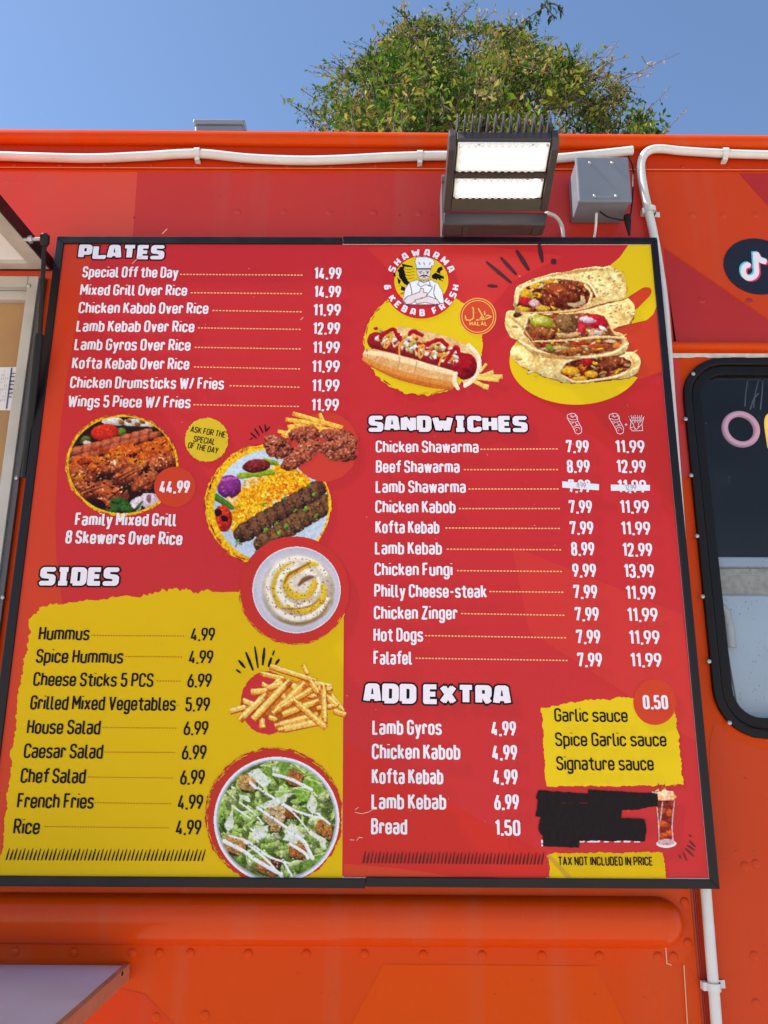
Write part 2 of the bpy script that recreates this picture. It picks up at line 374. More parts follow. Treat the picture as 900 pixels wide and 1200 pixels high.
def ring_pts(cx, cy, rx, ry, n=120, jag=0., seed=1, a0=0, a1=2*math.pi):
    out = []
    rnd = random.Random(seed)
    for k in range(n):
        t = a0+(a1-a0)*k/n; r = 1+jag*(rnd.random()-.5)*(1.6 if rnd.random() < .25 else .7)
        out.append((cx+rx*r*math.cos(t), cy+ry*r*math.sin(t)))
    return out
def torn(pts, step=3., jag=1.2, seed=1):       # brushed, uneven edge between photo points
    rnd = random.Random(seed); out = []
    for (ax, ay, *ja), (bx, by, *_) in zip(pts, pts[1:]+pts[:1]):
        L = math.hypot(bx-ax, by-ay); n = max(1, int(L/step)); j = ja[0] if ja else jag
        nx, ny = -(by-ay)/L, (bx-ax)/L; dr = 0
        for k in range(n):
            t = k/n; dr = dr*.6+(rnd.random()-.5)*j*1.6; q = dr if k else 0
            out.append((ax+(bx-ax)*t+nx*q, ay+(by-ay)*t+ny*q))
    return out

# ------------------------------------------------------------------ printed pictures: every picture is a flat sheet of small coloured cells
class Pic:
    def __init__(s, ox, oy, sc, x0, y0, x1, y1, cell=.62):
        s.T = (ox, oy, sc); c = cell*sc
        s.xs = np.arange(x0, x1, c); s.ys = np.arange(y0, y1, c); s.X, s.Y = np.meshgrid(s.xs, s.ys)
        s.c = np.zeros(s.X.shape+(3,)); s.a = np.zeros(s.X.shape, bool); s.clip = np.ones(s.X.shape, bool)
    def win(s, x0, y0, x1, y1):
        i0, i1 = np.searchsorted(s.xs, [x0, x1]); j0, j1 = np.searchsorted(s.ys, [y0, y1])
        return (slice(j0, j1), slice(i0, i1))
    def closed(s, pts): return [tuple(q) for q in smooth_path([pts[-1]]+list(pts)+[pts[0], pts[1]], 6)[6:-6]]
    def put(s, w, m, col):
        m = m & s.clip[w]
        if isinstance(col, tuple): col = np.array(col, float)
        if np.ndim(col) == 1: s.c[w][m] = col
        else: s.c[w][m] = col[m]
        s.a[w][m] = True
    def d(s, cx, cy, rx, ry, rot=0.):
        c, n = math.cos(rot), math.sin(rot); dx = s.X-cx; dy = s.Y-cy
        return np.sqrt(((dx*c+dy*n)/rx)**2+((-dx*n+dy*c)/ry)**2)
    def disc(s, cx, cy, rx, ry, col, jag=0., seed=0, rot=0.):
        d = s.d(cx, cy, rx, ry, rot)+(fbm(s.X, s.Y, max(rx, ry)*.12, seed)-.5)*jag
        s.put((slice(None), slice(None)), d < 1, col)
    def blob(s, cx, cy, rx, ry, rot, col, dark=None, rough=.3, ns=None, seed=0, hl=0., tex=.5):
        dark = dark or tuple(.45*k for k in col); m = max(rx, ry)*1.4; w = s.win(cx-m, cy-m, cx+m, cy+m); x = s.X[w]; y = s.Y[w]
        if x.size == 0: return
        r = math.radians(rot); c, n = math.cos(r), math.sin(r); u = ((x-cx)*c+(y-cy)*n)/rx; v = (-(x-cx)*n+(y-cy)*c)/ry
        ns = ns or max(rx, ry)*.5; nz = fbm(x, y, ns, seed)
        dd = np.sqrt(u*u+v*v)+(nz-.5)*rough; k = dd < 1
        sh = np.clip(.75-.45*((x-cx)/rx*.3+(y-cy)/ry*.8)-.35*dd**3+(fbm(x, y, ns*.45, seed+3)-.5)*tex*1.6, 0, 1)[..., None]
        col_ = np.array(dark)*(1-sh)+np.array(col)*sh
        if hl: col_ = col_+(np.clip(fbm(x, y, ns*.35, seed+5)-.62, 0, 1)*hl*3)[..., None]*np.array((255, 235, 215))*(sh > .5)
        s.put(w, k, np.clip(col_, 0, 255))
    def stick(s, x0, y0, x1, y1, r0, r1=None, col=(235, 190, 100), dark=None, flat=True, wob=0., seed=0, bumps=0, tex=.2):
        r1 = r1 or r0; dark = dark or tuple(.6*k for k in col); m = max(r0, r1)*1.3
        w = s.win(min(x0, x1)-m, min(y0, y1)-m, max(x0, x1)+m, max(y0, y1)+m); x = s.X[w]; y = s.Y[w]
        if x.size == 0: return
        dx, dy = x1-x0, y1-y0; L = math.hypot(dx, dy); t = ((x-x0)*dx+(y-y0)*dy)/L/L; v = (-(x-x0)*dy+(y-y0)*dx)/L
        if dx < 0: v = -v
        tc = np.clip(t, 0, 1); rr = r0+(r1-r0)*tc
        if bumps: rr = rr*(1-.13*np.abs(np.sin(tc*bumps*math.pi))**.5*0-.14*(1-np.abs(np.sin(tc*bumps*math.pi)))**2)
        nz = fbm(x, y, max(r0*1.2, 6), seed)-.5; q = v/rr+nz*wob
        if flat: k = (np.abs(q) < 1) & (t > 0) & (t < 1)
        else: k = np.sqrt(q*q+((t-tc)*L/rr)**2) < 1
        sh = np.clip(.85-.55*np.clip(q, -1, 1)*.6-.45*np.abs(q)**4+nz*tex*2, 0, 1)
        if bumps: sh = np.clip(sh-.45*(1-np.abs(np.sin(tc*bumps*math.pi+.4*q)))**2+(fbm(x, y, r0*.25, seed+4)-.5)*.6, 0, 1)
        if flat and not bumps: sh = np.where((t < .07) | (t > .93), sh*.55, sh)
        sh = sh[..., None]; s.put(w, k, np.clip(np.array(dark)*(1-sh)+np.array(col)*sh, 0, 255))
    def poly(s, pts, col, tex=0., dark=None, ns=12, seed=0, edge=0.):
        p = np.array(pts, float); w = s.win(p[:, 0].min()-3, p[:, 1].min()-3, p[:, 0].max()+3, p[:, 1].max()+3); x = s.X[w]; y = s.Y[w]
        if x.size == 0: return
        if edge:
            x = x+(vn(x, y, ns, seed+7)-.5)*edge; y = y+(vn(x, y, ns, seed+8)-.5)*edge
        k = np.zeros(x.shape, bool); n = len(p)
        for i in range(n):
            (ax, ay), (bx, by) = p[i], p[(i+1) % n]
            if ay == by: continue
            k ^= ((ay > y) != (by > y)) & (x < (bx-ax)*(y-ay)/(by-ay)+ax)
        if tex:
            dark = dark or tuple(.55*q for q in col); sh = np.clip(.7+(fbm(x, y, ns, seed)-.5)*tex*2.4, 0, 1)[..., None]
            s.put(w, k, np.array(dark)*(1-sh)+np.array(col)*sh)
        else: s.put(w, k, col)
        return k
    def path(s, pts, r, col, dark=None, wob=0., seed=0, sm=True):
        q = smooth_path(pts, 6) if sm and len(pts) > 2 else np.array(pts, float); n = len(q)
        for i in range(n-1):
            f = 1 if np.isscalar(r) else 0
            ra = r if f else np.interp(i/(n-1), np.linspace(0, 1, len(r)), r); rb = r if f else np.interp((i+1)/(n-1), np.linspace(0, 1, len(r)), r)
            s.stick(*q[i], *q[i+1], ra, rb, col, dark or col, False, wob, seed)
    def scatter(s, n, box, fn, seed=0, inside=None):
        rnd = random.Random(seed); k = 0
        while k < n:
            x = rnd.uniform(box[0], box[2]); y = rnd.uniform(box[1], box[3])
            if inside is None or inside(x, y): fn(x, y, rnd); k += 1
    def blur(s, n=1):
        for _ in range(n):
            acc = np.zeros_like(s.c); wt = np.zeros(s.a.shape)
            for dj, di, k in ((0, 0, 4), (0, 1, 1), (0, -1, 1), (1, 0, 1), (-1, 0, 1)):
                a = np.roll(np.roll(s.a, dj, 0), di, 1)*k; acc += np.roll(np.roll(s.c, dj, 0), di, 1)*a[..., None]; wt += a
            s.c = np.where(s.a[..., None], acc/np.maximum(wt, 1)[..., None], s.c)
    def grain(s, amp, sc=7, seed=0):
        k = np.clip((225-s.c.min(-1))/90, .12, 1); s.c = s.c*(1+k*(amp*2*(vn(s.X, s.Y, sc, seed)-.5)+amp*1.2*(vn(s.X, s.Y, sc*.45, seed+2)-.5)))[..., None]
    def build(s, name, parent, y, sat=1.04, tex=.14, tsc=8):
        if tex: s.grain(tex, tsc, 3)
        s.blur(1)
        c = s.c*(.95+.1*_rng.rand(*s.X.shape))[..., None]; g_ = c.mean(-1, keepdims=True); c = g_+(c-g_)*sat; c = np.clip(c+(c-128)*.14, 0, 255); ox, oy, sc = s.T
        a = s.a
        idx = -np.ones(a.shape, int); idx[a] = np.arange(a.sum())
        V = at_many(ox+s.X[a]/sc, oy+s.Y[a]/sc, y)
        q = a[:-1, :-1] & a[1:, :-1] & a[1:, 1:] & a[:-1, 1:]
        Fq = np.stack([idx[:-1, :-1][q], idx[1:, :-1][q], idx[1:, 1:][q], idx[:-1, 1:][q]], 1)
        V = V-BASE[parent]; me = bpy.data.meshes.new(name)
        me.vertices.add(len(V)); me.vertices.foreach_set('co', V.astype(np.float32).ravel())
        me.loops.add(Fq.size); me.loops.foreach_set('vertex_index', Fq.astype(np.int32).ravel())
        me.polygons.add(len(Fq)); me.polygons.foreach_set('loop_start', np.arange(0, Fq.size, 4, dtype=np.int32))
        me.update(calc_edges=True)
        ca = me.color_attributes.new('Col', 'FLOAT_COLOR', 'POINT'); cc = lin(c[a])*.94
        ca.data.foreach_set('color', np.hstack([cc, np.ones((len(cc), 1))]).astype(np.float32).ravel())
        me.materials.append(attr_mat('printed_picture', .32, .0))
        o = bpy.data.objects.new(name, me); COL.objects.link(o); o.parent = parent; BASE[o] = BASE[parent]; return o

# ------------------------------------------------------------------ ground
WY = .05                                         # plane of the truck's side
g = MB(); g.add([(-400, -400, 0), (400, -400, 0), (400, 400, 0), (-400, 400, 0)], [(0, 1, 2, 3)])
g.build('ground', mat('pale_concrete', (196, 186, 170), .85, var=.2, vs=.6, bump=.3, bs=40), kind='structure')

# ------------------------------------------------------------------ the food truck
paint = mat('orange_paint', (209, 67, 6), .25, var=.05, vs=2.2, bump=.02, bs=9, coat=.03, spec=.10)
paint_d = mat('orange_paint_seam', (188, 50, 8), .3, var=.06, vs=3, coat=.03, spec=.14)
red_vinyl = mat('red_vinyl', (198, 52, 38), .3, var=.04, vs=3, bump=.02, bs=300, coat=.12, spec=.3)
coral_vinyl = mat('coral_vinyl', (216, 76, 50), .3, var=.04, vs=3, coat=.12, spec=.3)
dark_vinyl = mat('dark_red_vinyl', (176, 38, 30), .34, var=.05, vs=4, bump=.03, bs=300, coat=.12, spec=.3)
right_vinyl = mat('brick_vinyl', (201, 64, 24), .3, var=.04, vs=3, coat=.04, spec=.14)
lower_red = mat('flame_vinyl', (206, 56, 7), .28, var=.05, vs=3, coat=.04, spec=.14)
low_orange = mat('low_orange_vinyl', (212, 72, 6), .27, var=.05, vs=3, coat=.02, spec=.08)
black_rubber = mat('black_rubber', (24, 20, 22), .5, var=.2, vs=30, spec=.2)
black_metal = mat('black_powder_coat', (24, 19, 23), .34, var=.15, vs=25, spec=.26)
steel = mat('brushed_steel', (150, 146, 142), .42, metal=.65, var=.15, vs=12)
alu = mat('dull_aluminium', (184, 178, 170), .5, metal=.1, var=.14, vs=14)
white_edge = mat('bare_white_edge', (215, 205, 190), .6, var=.2, vs=60)

for m_ in (paint, red_vinyl, coral_vinyl, right_vinyl, lower_red, low_orange): weather(m_)
ZT = at(450, 156, WY-.012)[2]-.003; ZS = at(450, 200, WY)[2]; X0, X1, YB = -2.7, 3.3, 2.25
truck = empty('food_truck', (.3, 1.15, 0), 'orange food truck with red vinyl graphics along its riveted side', 'food truck')

def rrect(x0, x1, z0, z1, r, k=7):
    out = []
    for cx, cz, a in ((x1-r, z1-r, 0), (x0+r, z1-r, 90), (x0+r, z0+r, 180), (x1-r, z0+r, 270)):
        for i in range(k+1):
            t = rad(a+90*i/k); out.append((cx+r*math.cos(t), cz+r*math.sin(t)))
    return out

# openings
wl = at(800, 470, WY)[0]; wt_ = at(860, 421, WY)[2]; wb = at(890, 866, WY)[2]; WX1 = wl+.86; WR = .085
win_out = rrect(wl, WX1, wb, wt_, WR)
win_hole = rrect(wl+.02, WX1-.02, wb+.02, wt_-.02, WR-.02)
sx1 = at(46, 345, WY)[0]; sz1 = at(20, 327, WY)[2]; sz0 = at(20, 1120, WY)[2]; SX0 = sx1-1.15

outer = [(X0, .75), (X1, .75), (X1, ZT), (X0, ZT)]
hole2 = [(SX0+.012, sz0), (sx1-.012, sz0), (sx1-.012, sz1-.012), (SX0+.012, sz1-.012)]
V = []; Fc = []
for lp in (outer, win_hole, hole2):
    k = len(V); V += [Vector(p) for p in lp]; Fc.append(list(range(k, k+len(lp))))
v2, e2, f2, _, _, of2 = delaunay_2d_cdt(V, [], Fc, 0, 1e-6)
m = MB(); m.add([(a[0], WY, a[1]) for a in v2], [tuple(t) for t, o in zip(f2, of2) if list(o) == [0]])
side = m.build('side_panel', paint, truck)
# faint rivet heads pressed through the paint belong to the side panel's own trim sheets
def one(name, m, parent, c, r, h, **k):
    q = MB(); q.dome(c, r, h, **k); return q.build(name, m, parent, smooth=True)
for px in (17, 70, 123, 177, 229, 283, 336, 387, 440, 494, 690, 745, 800, 853): one('rivet', paint_d, truck, at(px, 193.5+px*.003, WY-.004), .0055, .003)
for px, py in ((278, 248), (332, 248), (386, 249), (438, 249), (491, 250), (812, 252), (848, 252), (885, 252), (822, 352), (878, 353), (873, 1015), (886, 1012), (886, 1176), (884, 1120), (183, 1192), (240, 1190)):
    one('rivet', (red_vinyl if px < 600 else dark_vinyl if py > 300 else right_vinyl) if py < 400 else right_vinyl if px > 830 else paint, truck, at(px, py, WY-.0009), .0075, .0015, seg=14)

# upper seam flange, roof rail, roof
zf = at(450, 170, WY-.006)[2]
m = MB(); m.extrude_x([(WY-.0005, ZS-.0), (WY-.004, ZS+.001), (WY-.004, zf)], X0, X1)
m.build('seam_flange', paint_d, truck, smooth=True)
m = MB(); m.box(X0, X1, WY-.0052, WY-.0046, ZS+.0006, ZS+.0024); m.build('seam_highlight', mat('seam_highlight_pale', (226, 130, 96), .4), truck)  # bright highlight on the flange's lower edge, painted as a paler strip
prof = []
for k in range(15):
    t = rad(-100+k*14.5); prof.append((WY-.004-.016*max(0, math.cos(t))**.8-.001, (zf+ZT)/2+((ZT-zf)/2+.006)*math.sin(t)))
prof = [(WY-.0045, zf-.004)]+prof+[(WY+.01, ZT+.012), (WY+.05, ZT+.016)]
m = MB(); m.extrude_x(prof, X0, X1, .006); m.build('roof_rail', paint, truck, smooth=True, angle=60)
m = MB(); m.box(X0, X1, WY+.05, YB, ZT-.03, ZT+.012); m.build('roof', mat('white_roof', (205, 203, 198), .5, var=.15, vs=2), truck)
m = MB(); m.box(X0, X1, YB-.02, YB, .45, ZT-.031); m.box(X0, X0+.02, WY+.002, YB-.021, .45, ZT-.031); m.box(X1-.02, X1, WY+.002, YB-.021, .45, ZT-.031)
m.build('far_walls', paint, truck)
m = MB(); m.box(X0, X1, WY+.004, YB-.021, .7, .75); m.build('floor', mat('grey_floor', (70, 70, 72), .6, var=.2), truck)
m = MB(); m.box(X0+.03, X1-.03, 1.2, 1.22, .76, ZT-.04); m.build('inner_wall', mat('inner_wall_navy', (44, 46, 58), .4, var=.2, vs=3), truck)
for wx in (-1.7, 2.4):
    m = MB(); m.tube([(wx, WY+.03, .4), (wx, WY+.24, .4)], .4, 40); w_ = m.build('wheel', black_rubber, truck, smooth=True)
    m = MB(); m.tube([(wx, WY+.026, .4), (wx, WY+.2, .4)], .22, 32); m.build('rim', steel, w_, smooth=True)
# vinyl graphics
def vinyl(pts, mt, y=WY-.0006):
    fl = Flat(y); fl.px([pts]); return fl.build('vinyl_graphic', mt, truck)
zone = at(0, 300, WY)
vinyl([(161, 201.5), (152, 330), (150, 560), (812, 560), (795, 418), (776, 290), (764, 255), (752, 236), (742, 202.2)], red_vinyl)
vinyl([(-260, 200), (161, 201.5), (152, 330), (-260, 316)], coral_vinyl)
vinyl([(742, 202.2), (1200, 203), (1300, 406), (1110, 406), (900, 374), (778, 290), (764, 255), (752, 236)], right_vinyl)
vinyl([(778, 291), (900, 375), (940, 405), (790, 404)], dark_vinyl)
vinyl([(866, 203), (1000, 203), (1040, 300), (900, 241)], dark_vinyl, WY-.0011)
vinyl([(832, 868), (826, 1300), (1500, 1300), (1400, 880), (900, 880), (860, 866), (838, 845)], right_vinyl)
vinyl([(450, 1130), (700, 1132), (760, 1260), (380, 1260)], low_orange)
vinyl([(-300, 1136), (40, 1134), (170, 1165), (260, 1260), (-300, 1260)], lower_red)
# drip rail over the right window
p0 = at(790, 412, WY); zr = at(850, 407, WY)[2]
m = MB(); pr = [(WY-.0012, zr+.012)]+[(WY-.0012-.012*math.sin(rad(t)), zr+.010*math.cos(rad(t))) for t in range(0, 181, 20)]+[(WY-.0012, zr-.012)]
m.extrude_x(pr, at(745, 409, WY)[0], X1); m.build('drip_rail', paint, truck, smooth=True, angle=70)
za, zb = at(850, 414.5, WY)[2], at(850, 419.5, WY)[2]
m = MB(); rnd = random.Random(4)
xa = at(788, 417, WY)[0]; top = [(xa+i*.008, za) for i in range(60)]; bot = [(x, zb-.0012+rnd.random()*.0028) for x, _ in top][::-1]
m.add([(x, WY-.0014, z) for x, z in top+bot], [tuple(range(len(top+bot)))]); m.build('worn_sealant', white_edge, truck)

# lower rub rail, its riveted flange and the corner seam
xe = at(768, 1075, WY)[0]; zc = at(450, 1077, WY)[2]; hz = (at(450, 1047, WY)[2]-at(450, 1107, WY)[2])/2; dp = .034
m = MB(); n = 18; V = []; fs = []
secs = [(X0, 1.)]+[(xe+hz*1.15*math.sin(rad(a)), max(.02, math.cos(rad(a)))) for a in (0, 15, 30, 42, 54, 64, 73, 80, 86, 89.5)]
for x, q in secs:
    for k in range(n+1):
        t = math.pi*k/n; V.append((x, WY-.003-dp*q*math.sin(t)**.8, zc-.001+hz*q*math.cos(t)))
for i in range(len(secs)-1): fs += [(i*(n+1)+k, i*(n+1)+k+1, (i+1)*(n+1)+k+1, (i+1)*(n+1)+k) for k in range(n)]
m.add(V, fs); gloss = mat('orange_gloss', (210, 66, 5), .16, var=.05, vs=2.2, bump=.015, bs=9, coat=.16, spec=.14); weather(gloss); m.build('rub_rail', gloss, truck, smooth=True, angle=60)
zl = at(450, 1128, WY)[2]; xr = at(813, 1100, WY)[0]; zt2 = zc+hz+.05
fl = [(X0, zl), (xr-.05, zl), (xr-.02, zl+.006), (xr-.004, zl+.024), (xr, zl+.05), (xr, zt2), (X0, zt2)]
m = MB(); m.prism([(x, WY-.0031, z) for x, z in fl], (0, .0029, 0))
for px, py in ((18, 1115), (87, 1116), (155, 1117), (187, 1117), (223, 1117), (291, 1118), (359, 1118), (427, 1118), (496, 1119), (565, 1119.5), (635, 1120), (702, 1120.5), (771, 1121), (789, 1121), (802, 1057), (806, 1105)):
    one('rivet', paint, truck, at(px, py, WY-.0031), .0078, .0032, seg=14)
m.build('rub_rail_flange', paint, truck, smooth=True)
xs0, xs1 = at(814, 1110, WY)[0], at(822, 1110, WY)[0]
m = MB(); m.box(xs0+.001, xs0+.004, WY-.0016, WY-.0002, .8, zt2); m.box(xs1-.003, xs1+.001, WY-.003, WY-.0002, .8, zt2); m.box(xs0+.0055, xs1-.004, WY-.0026, WY-.0002, .8, zt2)
m.build('corner_seam', mat('dark_orange_seam', (160, 36, 12), .35), truck)  # seam ridges in a darker orange than the panel
fl = Flat(WY-.0042); fl.px(stroke_polys([(780, 1107), (781.5, 1129), (787, 1131)], 1.4)); fl.px(stroke_polys([(801.5, 1131), (806.5, 1215)], 1.2)); fl.build('chipped_edge', mat('chipped_edge_tan', (214, 160, 128), .6), truck)
fl = Flat(WY-.0009); rnd = random.Random(8)
for k in range(26):
    x, y = rnd.choice([(rnd.uniform(150, 820), rnd.uniform(1135, 1200)), (rnd.uniform(150, 700), rnd.uniform(206, 270)), (rnd.uniform(845, 900), rnd.uniform(890, 1190))]); r = rnd.uniform(.4, 1.1); fl.px([ring_pts(x, y, r, r*1.2, 7, .5, k)])
fl.build('paint_chips', mat('chip_brown', (120, 40, 22), .6), truck)

# roof vent
m = MB(); a = at(228, 150, .30); b = at(285, 150, .30); zt_ = at(255, 141.5, .30)[2]
m.box(a[0], b[0], .30, .62, ZT+.013, zt_-.012); vent = m.build('roof_vent', mat('galvanised_grey', (118, 124, 132), .45, metal=.3, var=.1), truck, bevel=.004)
m = MB(); m.box(a[0]-.004, b[0]+.004, .294, .626, zt_-.0118, zt_); m.build('vent_lid', mat('galvanised_grey', (118, 124, 132)), vent, bevel=.003)

# right window
def ring_mesh(mb, o, i, y0, y1):                 # flat ring between two outlines with the same count, given some depth
    n = len(o); V = [(x, y1, z) for x, z in o]+[(x, y0, z) for x, z in o]+[(x, y0, z) for x, z in i]+[(x, y1, z) for x, z in i]
    mb.add(V, [(a*n+k, a*n+(k+1) % n, ((a+1) % 4)*n+(k+1) % n, ((a+1) % 4)*n+k) for a in range(4) for k in range(n)])
m = MB()
ring_mesh(m, win_out, rrect(wl+.016, WX1-.016, wb+.016, wt_-.016, WR-.016), WY-.010, WY+.001)
window = m.build('window', black_rubber, truck, bevel=.003)
m = MB(); ring_mesh(m, rrect(wl+.017, WX1-.017, wb+.017, wt_-.017, WR-.017), rrect(wl+.036, WX1-.036, wb+.036, wt_-.036, WR-.036), WY-.006, WY+.012)
m.build('gasket', mat('black_rubber_inner', (20, 17, 19), .42, var=.2, vs=40, spec=.2), window, bevel=.002)
for px, py in ((812.5, 438), (803.5, 491), (810, 557), (817, 628), (823.5, 699), (831, 775), (855, 847)):
    one('screw', mat('zinc_screw', (176, 174, 170), .35, metal=.6), window, at(px, py, WY-.010), .0042, .0022, seg=12)
# glass: clear with a thin reflecting coat and dried water spots
gm = bpy.data.materials.new('spotted_glass'); gm.use_nodes = True; t = gm.node_tree; t.nodes.remove(t.nodes['Principled BSDF'])
tr = t.nodes.new('ShaderNodeBsdfTransparent'); tr.inputs[0].default_value = (.95, .97, 1, 1)
gl = t.nodes.new('ShaderNodeBsdfGlossy'); gl.inputs['Roughness'].default_value = .03
fr = t.nodes.new('ShaderNodeFresnel'); fr.inputs[0].default_value = 1.45
mx = t.nodes.new('ShaderNodeMixShader'); t.links.new(fr.outputs[0], mx.inputs[0]); t.links.new(tr.outputs[0], mx.inputs[1]); t.links.new(gl.outputs[0], mx.inputs[2])
df = t.nodes.new('ShaderNodeBsdfDiffuse'); df.inputs[0].default_value = (.24, .23, .22, 1)
tc = t.nodes.new('ShaderNodeTexCoord'); vo = t.nodes.new('ShaderNodeTexVoronoi'); vo.inputs['Scale'].default_value = 95; t.links.new(tc.outputs['Object'], vo.inputs['Vector'])
mr = t.nodes.new('ShaderNodeMapRange'); mr.inputs[1].default_value = .1; mr.inputs[2].default_value = .22; mr.inputs[3].default_value = .55; mr.inputs[4].default_value = 0; t.links.new(vo.outputs['Distance'], mr.inputs[0])
nz = t.nodes.new('ShaderNodeTexNoise'); nz.inputs['Scale'].default_value = 14; t.links.new(tc.outputs['Object'], nz.inputs['Vector'])
mr3 = t.nodes.new('ShaderNodeMapRange'); mr3.inputs[1].default_value = .5; mr3.inputs[2].default_value = .62; t.links.new(nz.outputs[0], mr3.inputs[0])
mu = t.nodes.new('ShaderNodeMath'); mu.operation = 'MULTIPLY'; t.links.new(mr.outputs[0], mu.inputs[0]); t.links.new(mr3.outputs[0], mu.inputs[1])
ad = t.nodes.new('ShaderNodeMath'); ad.operation = 'MULTIPLY_ADD'; ad.inputs[1].default_value = .06; t.links.new(nz.outputs[0], ad.inputs[0]); t.links.new(mu.outputs[0], ad.inputs[2])
mx2 = t.nodes.new('ShaderNodeMixShader'); t.links.new(ad.outputs[0], mx2.inputs[0]); t.links.new(mx.outputs[0], mx2.inputs[1]); t.links.new(df.outputs[0], mx2.inputs[2])
t.links.new(mx2.outputs[0], t.nodes['Material Output'].inputs[0])
m = MB(); o = rrect(wl+.03, WX1-.03, wb+.03, wt_-.03, WR-.03)
m.add([(x, WY+.006, z) for x, z in o], [tuple(range(len(o)))]); m.build('pane', gm, window)
# what stands behind that window
YI = .097
z1, z2, z3 = at(870, 653, YI)[2], at(870, 665, YI)[2], at(870, 697, YI)[2]; zb0 = wb-.1
m = MB(); m.box(wl-.15, WX1+.05, YI, YI+.5, zb0, z3); wp = m.build('inner_cabinet', mat('pale_blue_enamel', (206, 218, 230), .35, var=.08, vs=9), truck, bevel=.004)
m = MB(); m.box(wl-.15, WX1+.05, YI+.012, YI+.5, z3+.0005, z2); m.build('backsplash', mat('speckled_beige', (196, 188, 172), .6, var=.25, vs=90), wp)
m = MB(); m.box(wl-.15, WX1+.05, YI-.004, YI+.5, z2+.0005, z1); m.build('cabinet_edge', mat('pale_trim', (196, 206, 222), .35, var=.1), wp, bevel=.003)
pe = [at(842, 712, YI-.02), at(848, 714, YI-.02), at(852, 722, YI-.02), at(854, 740, YI-.02), at(856.5, 757, YI-.02)]
m = MB(); m.tube(smooth_path(pe, 6), .0085, 14); m.tube([at(854, 731, YI-.02), at(857, 759, YI-.02)], .0098, 14); m.build('drain_elbow', mat('white_pvc', (214, 211, 206), .38, var=.06, vs=20), wp, smooth=True)
m = MB(); m.tube(smooth_path([at(852, 760, YI-.01), at(857, 790, YI-.01), at(864, 830, YI-.01)], 5), .0016, 8); m.build('cable', mat('grey_cable', (110, 112, 118), .5), wp)

# serving window on the left: frame, sliding sash, tan screen behind it
m = MB()
fx = sx1; fw = .0215
m.box(fx-fw, fx, WY-.012, WY+.03, sz0, sz1); m.box(SX0, SX0+fw, WY-.012, WY+.03, sz0, sz1); m.box(SX0+fw+.0005, fx-fw-.0005, WY-.012, WY+.03, sz1-.024, sz1); m.box(SX0+fw+.0005, fx-fw-.0005, WY-.012, WY+.03, sz0, sz0+.03)
sw = m.build('serving_window', alu, truck, bevel=.0015)
m = MB(); i1 = fx-fw-.001; m.box(i1-.004, i1, WY+.004, WY+.028, sz0+.031, sz1-.025); m.box(SX0+fw+.001, i1-.0045, WY+.004, WY+.028, sz1-.045, sz1-.025)
m.build('sash', mat('dull_aluminium_sash', (186, 180, 172), .45, metal=.1, var=.1), sw, bevel=.001)
m = MB(); m.box(SX0+fw+.001, i1-.0045, WY+.018, WY+.024, sz0+.031, sz1-.046); m.build('tan_screen', mat('tan_board', (166, 127, 84), .7, var=.12, vs=7), sw)
m = MB(); m.box(fx+.0003, fx+.011, WY-.007, WY-.0005, sz0, sz1-.002); m.box(fx+.0115, fx+.013, WY-.010, WY-.0005, sz0, sz1-.002); m.build('side_trim', mat('trim_grey', (88, 84, 84), .4, metal=.2), sw)
one('screw', mat('zinc_screw', (0, 0, 0)), sw, at(33.5, 335, WY-.0125), .0052, .003)
for py in (560, 700, 900): one('screw', mat('zinc_screw', (0, 0, 0)), sw, at(44-(py-345)*.115, py, WY-.0125), .004, .002)

# raised hatch over it
hx = at(62, 318, WY)[0]; hz0 = at(62, 318, WY)[2]; HL = .80; HX0 = SX0-.03
oe = at_x(0, 227, hx); rise = (oe[2]-(hz0+.028))/(WY-oe[1]); tk = .027
def hp(x, d, h): return (x, WY-.002-d, hz0+h+rise*d)
hatch = None
m = MB()
m.hexa([hp(hx-.004, 0, 0), hp(hx-.004, HL, 0), hp(hx-.004, HL, tk), hp(hx-.004, 0, tk)], [hp(hx, 0, 0), hp(hx, HL, 0), hp(hx, HL, tk), hp(hx, 0, tk)])
m.hexa([hp(HX0, 0, tk-.004), hp(HX0, HL, tk-.004), hp(HX0, HL, tk), hp(HX0, 0, tk)], [hp(hx-.0045, 0, tk-.004), hp(hx-.0045, HL, tk-.004), hp(hx-.0045, HL, tk), hp(hx-.0045, 0, tk)])
m.hexa([hp(HX0, 0, 0), hp(HX0, .004, 0), hp(HX0, .004, tk-.0045), hp(HX0, 0, tk-.0045)], [hp(hx-.0045, 0, 0), hp(hx-.0045, .004, 0), hp(hx-.0045, .004, tk-.0045), hp(hx-.0045, 0, tk-.0045)])
m.hexa([hp(HX0, HL-.004, 0), hp(HX0, HL, 0), hp(HX0, HL, tk-.0045), hp(HX0, HL-.004, tk-.0045)], [hp(hx-.0045, HL-.004, 0), hp(hx-.0045, HL, 0), hp(hx-.0045, HL, tk-.0045), hp(hx-.0045, HL-.004, tk-.0045)])
hatch = m.build('serving_hatch', black_metal, truck)
m = MB(); m.hexa([hp(HX0+.001, .001, tk+.0005), hp(HX0+.001, HL-.001, tk+.0005), hp(HX0+.001, HL-.001, tk+.002), hp(HX0+.001, .001, tk+.002)], [hp(hx-.005, .001, tk+.0005), hp(hx-.005, HL-.001, tk+.0005), hp(hx-.005, HL-.001, tk+.002), hp(hx-.005, .001, tk+.002)]); m.build('hatch_skin', paint, hatch)
m = MB(); fwid = .034
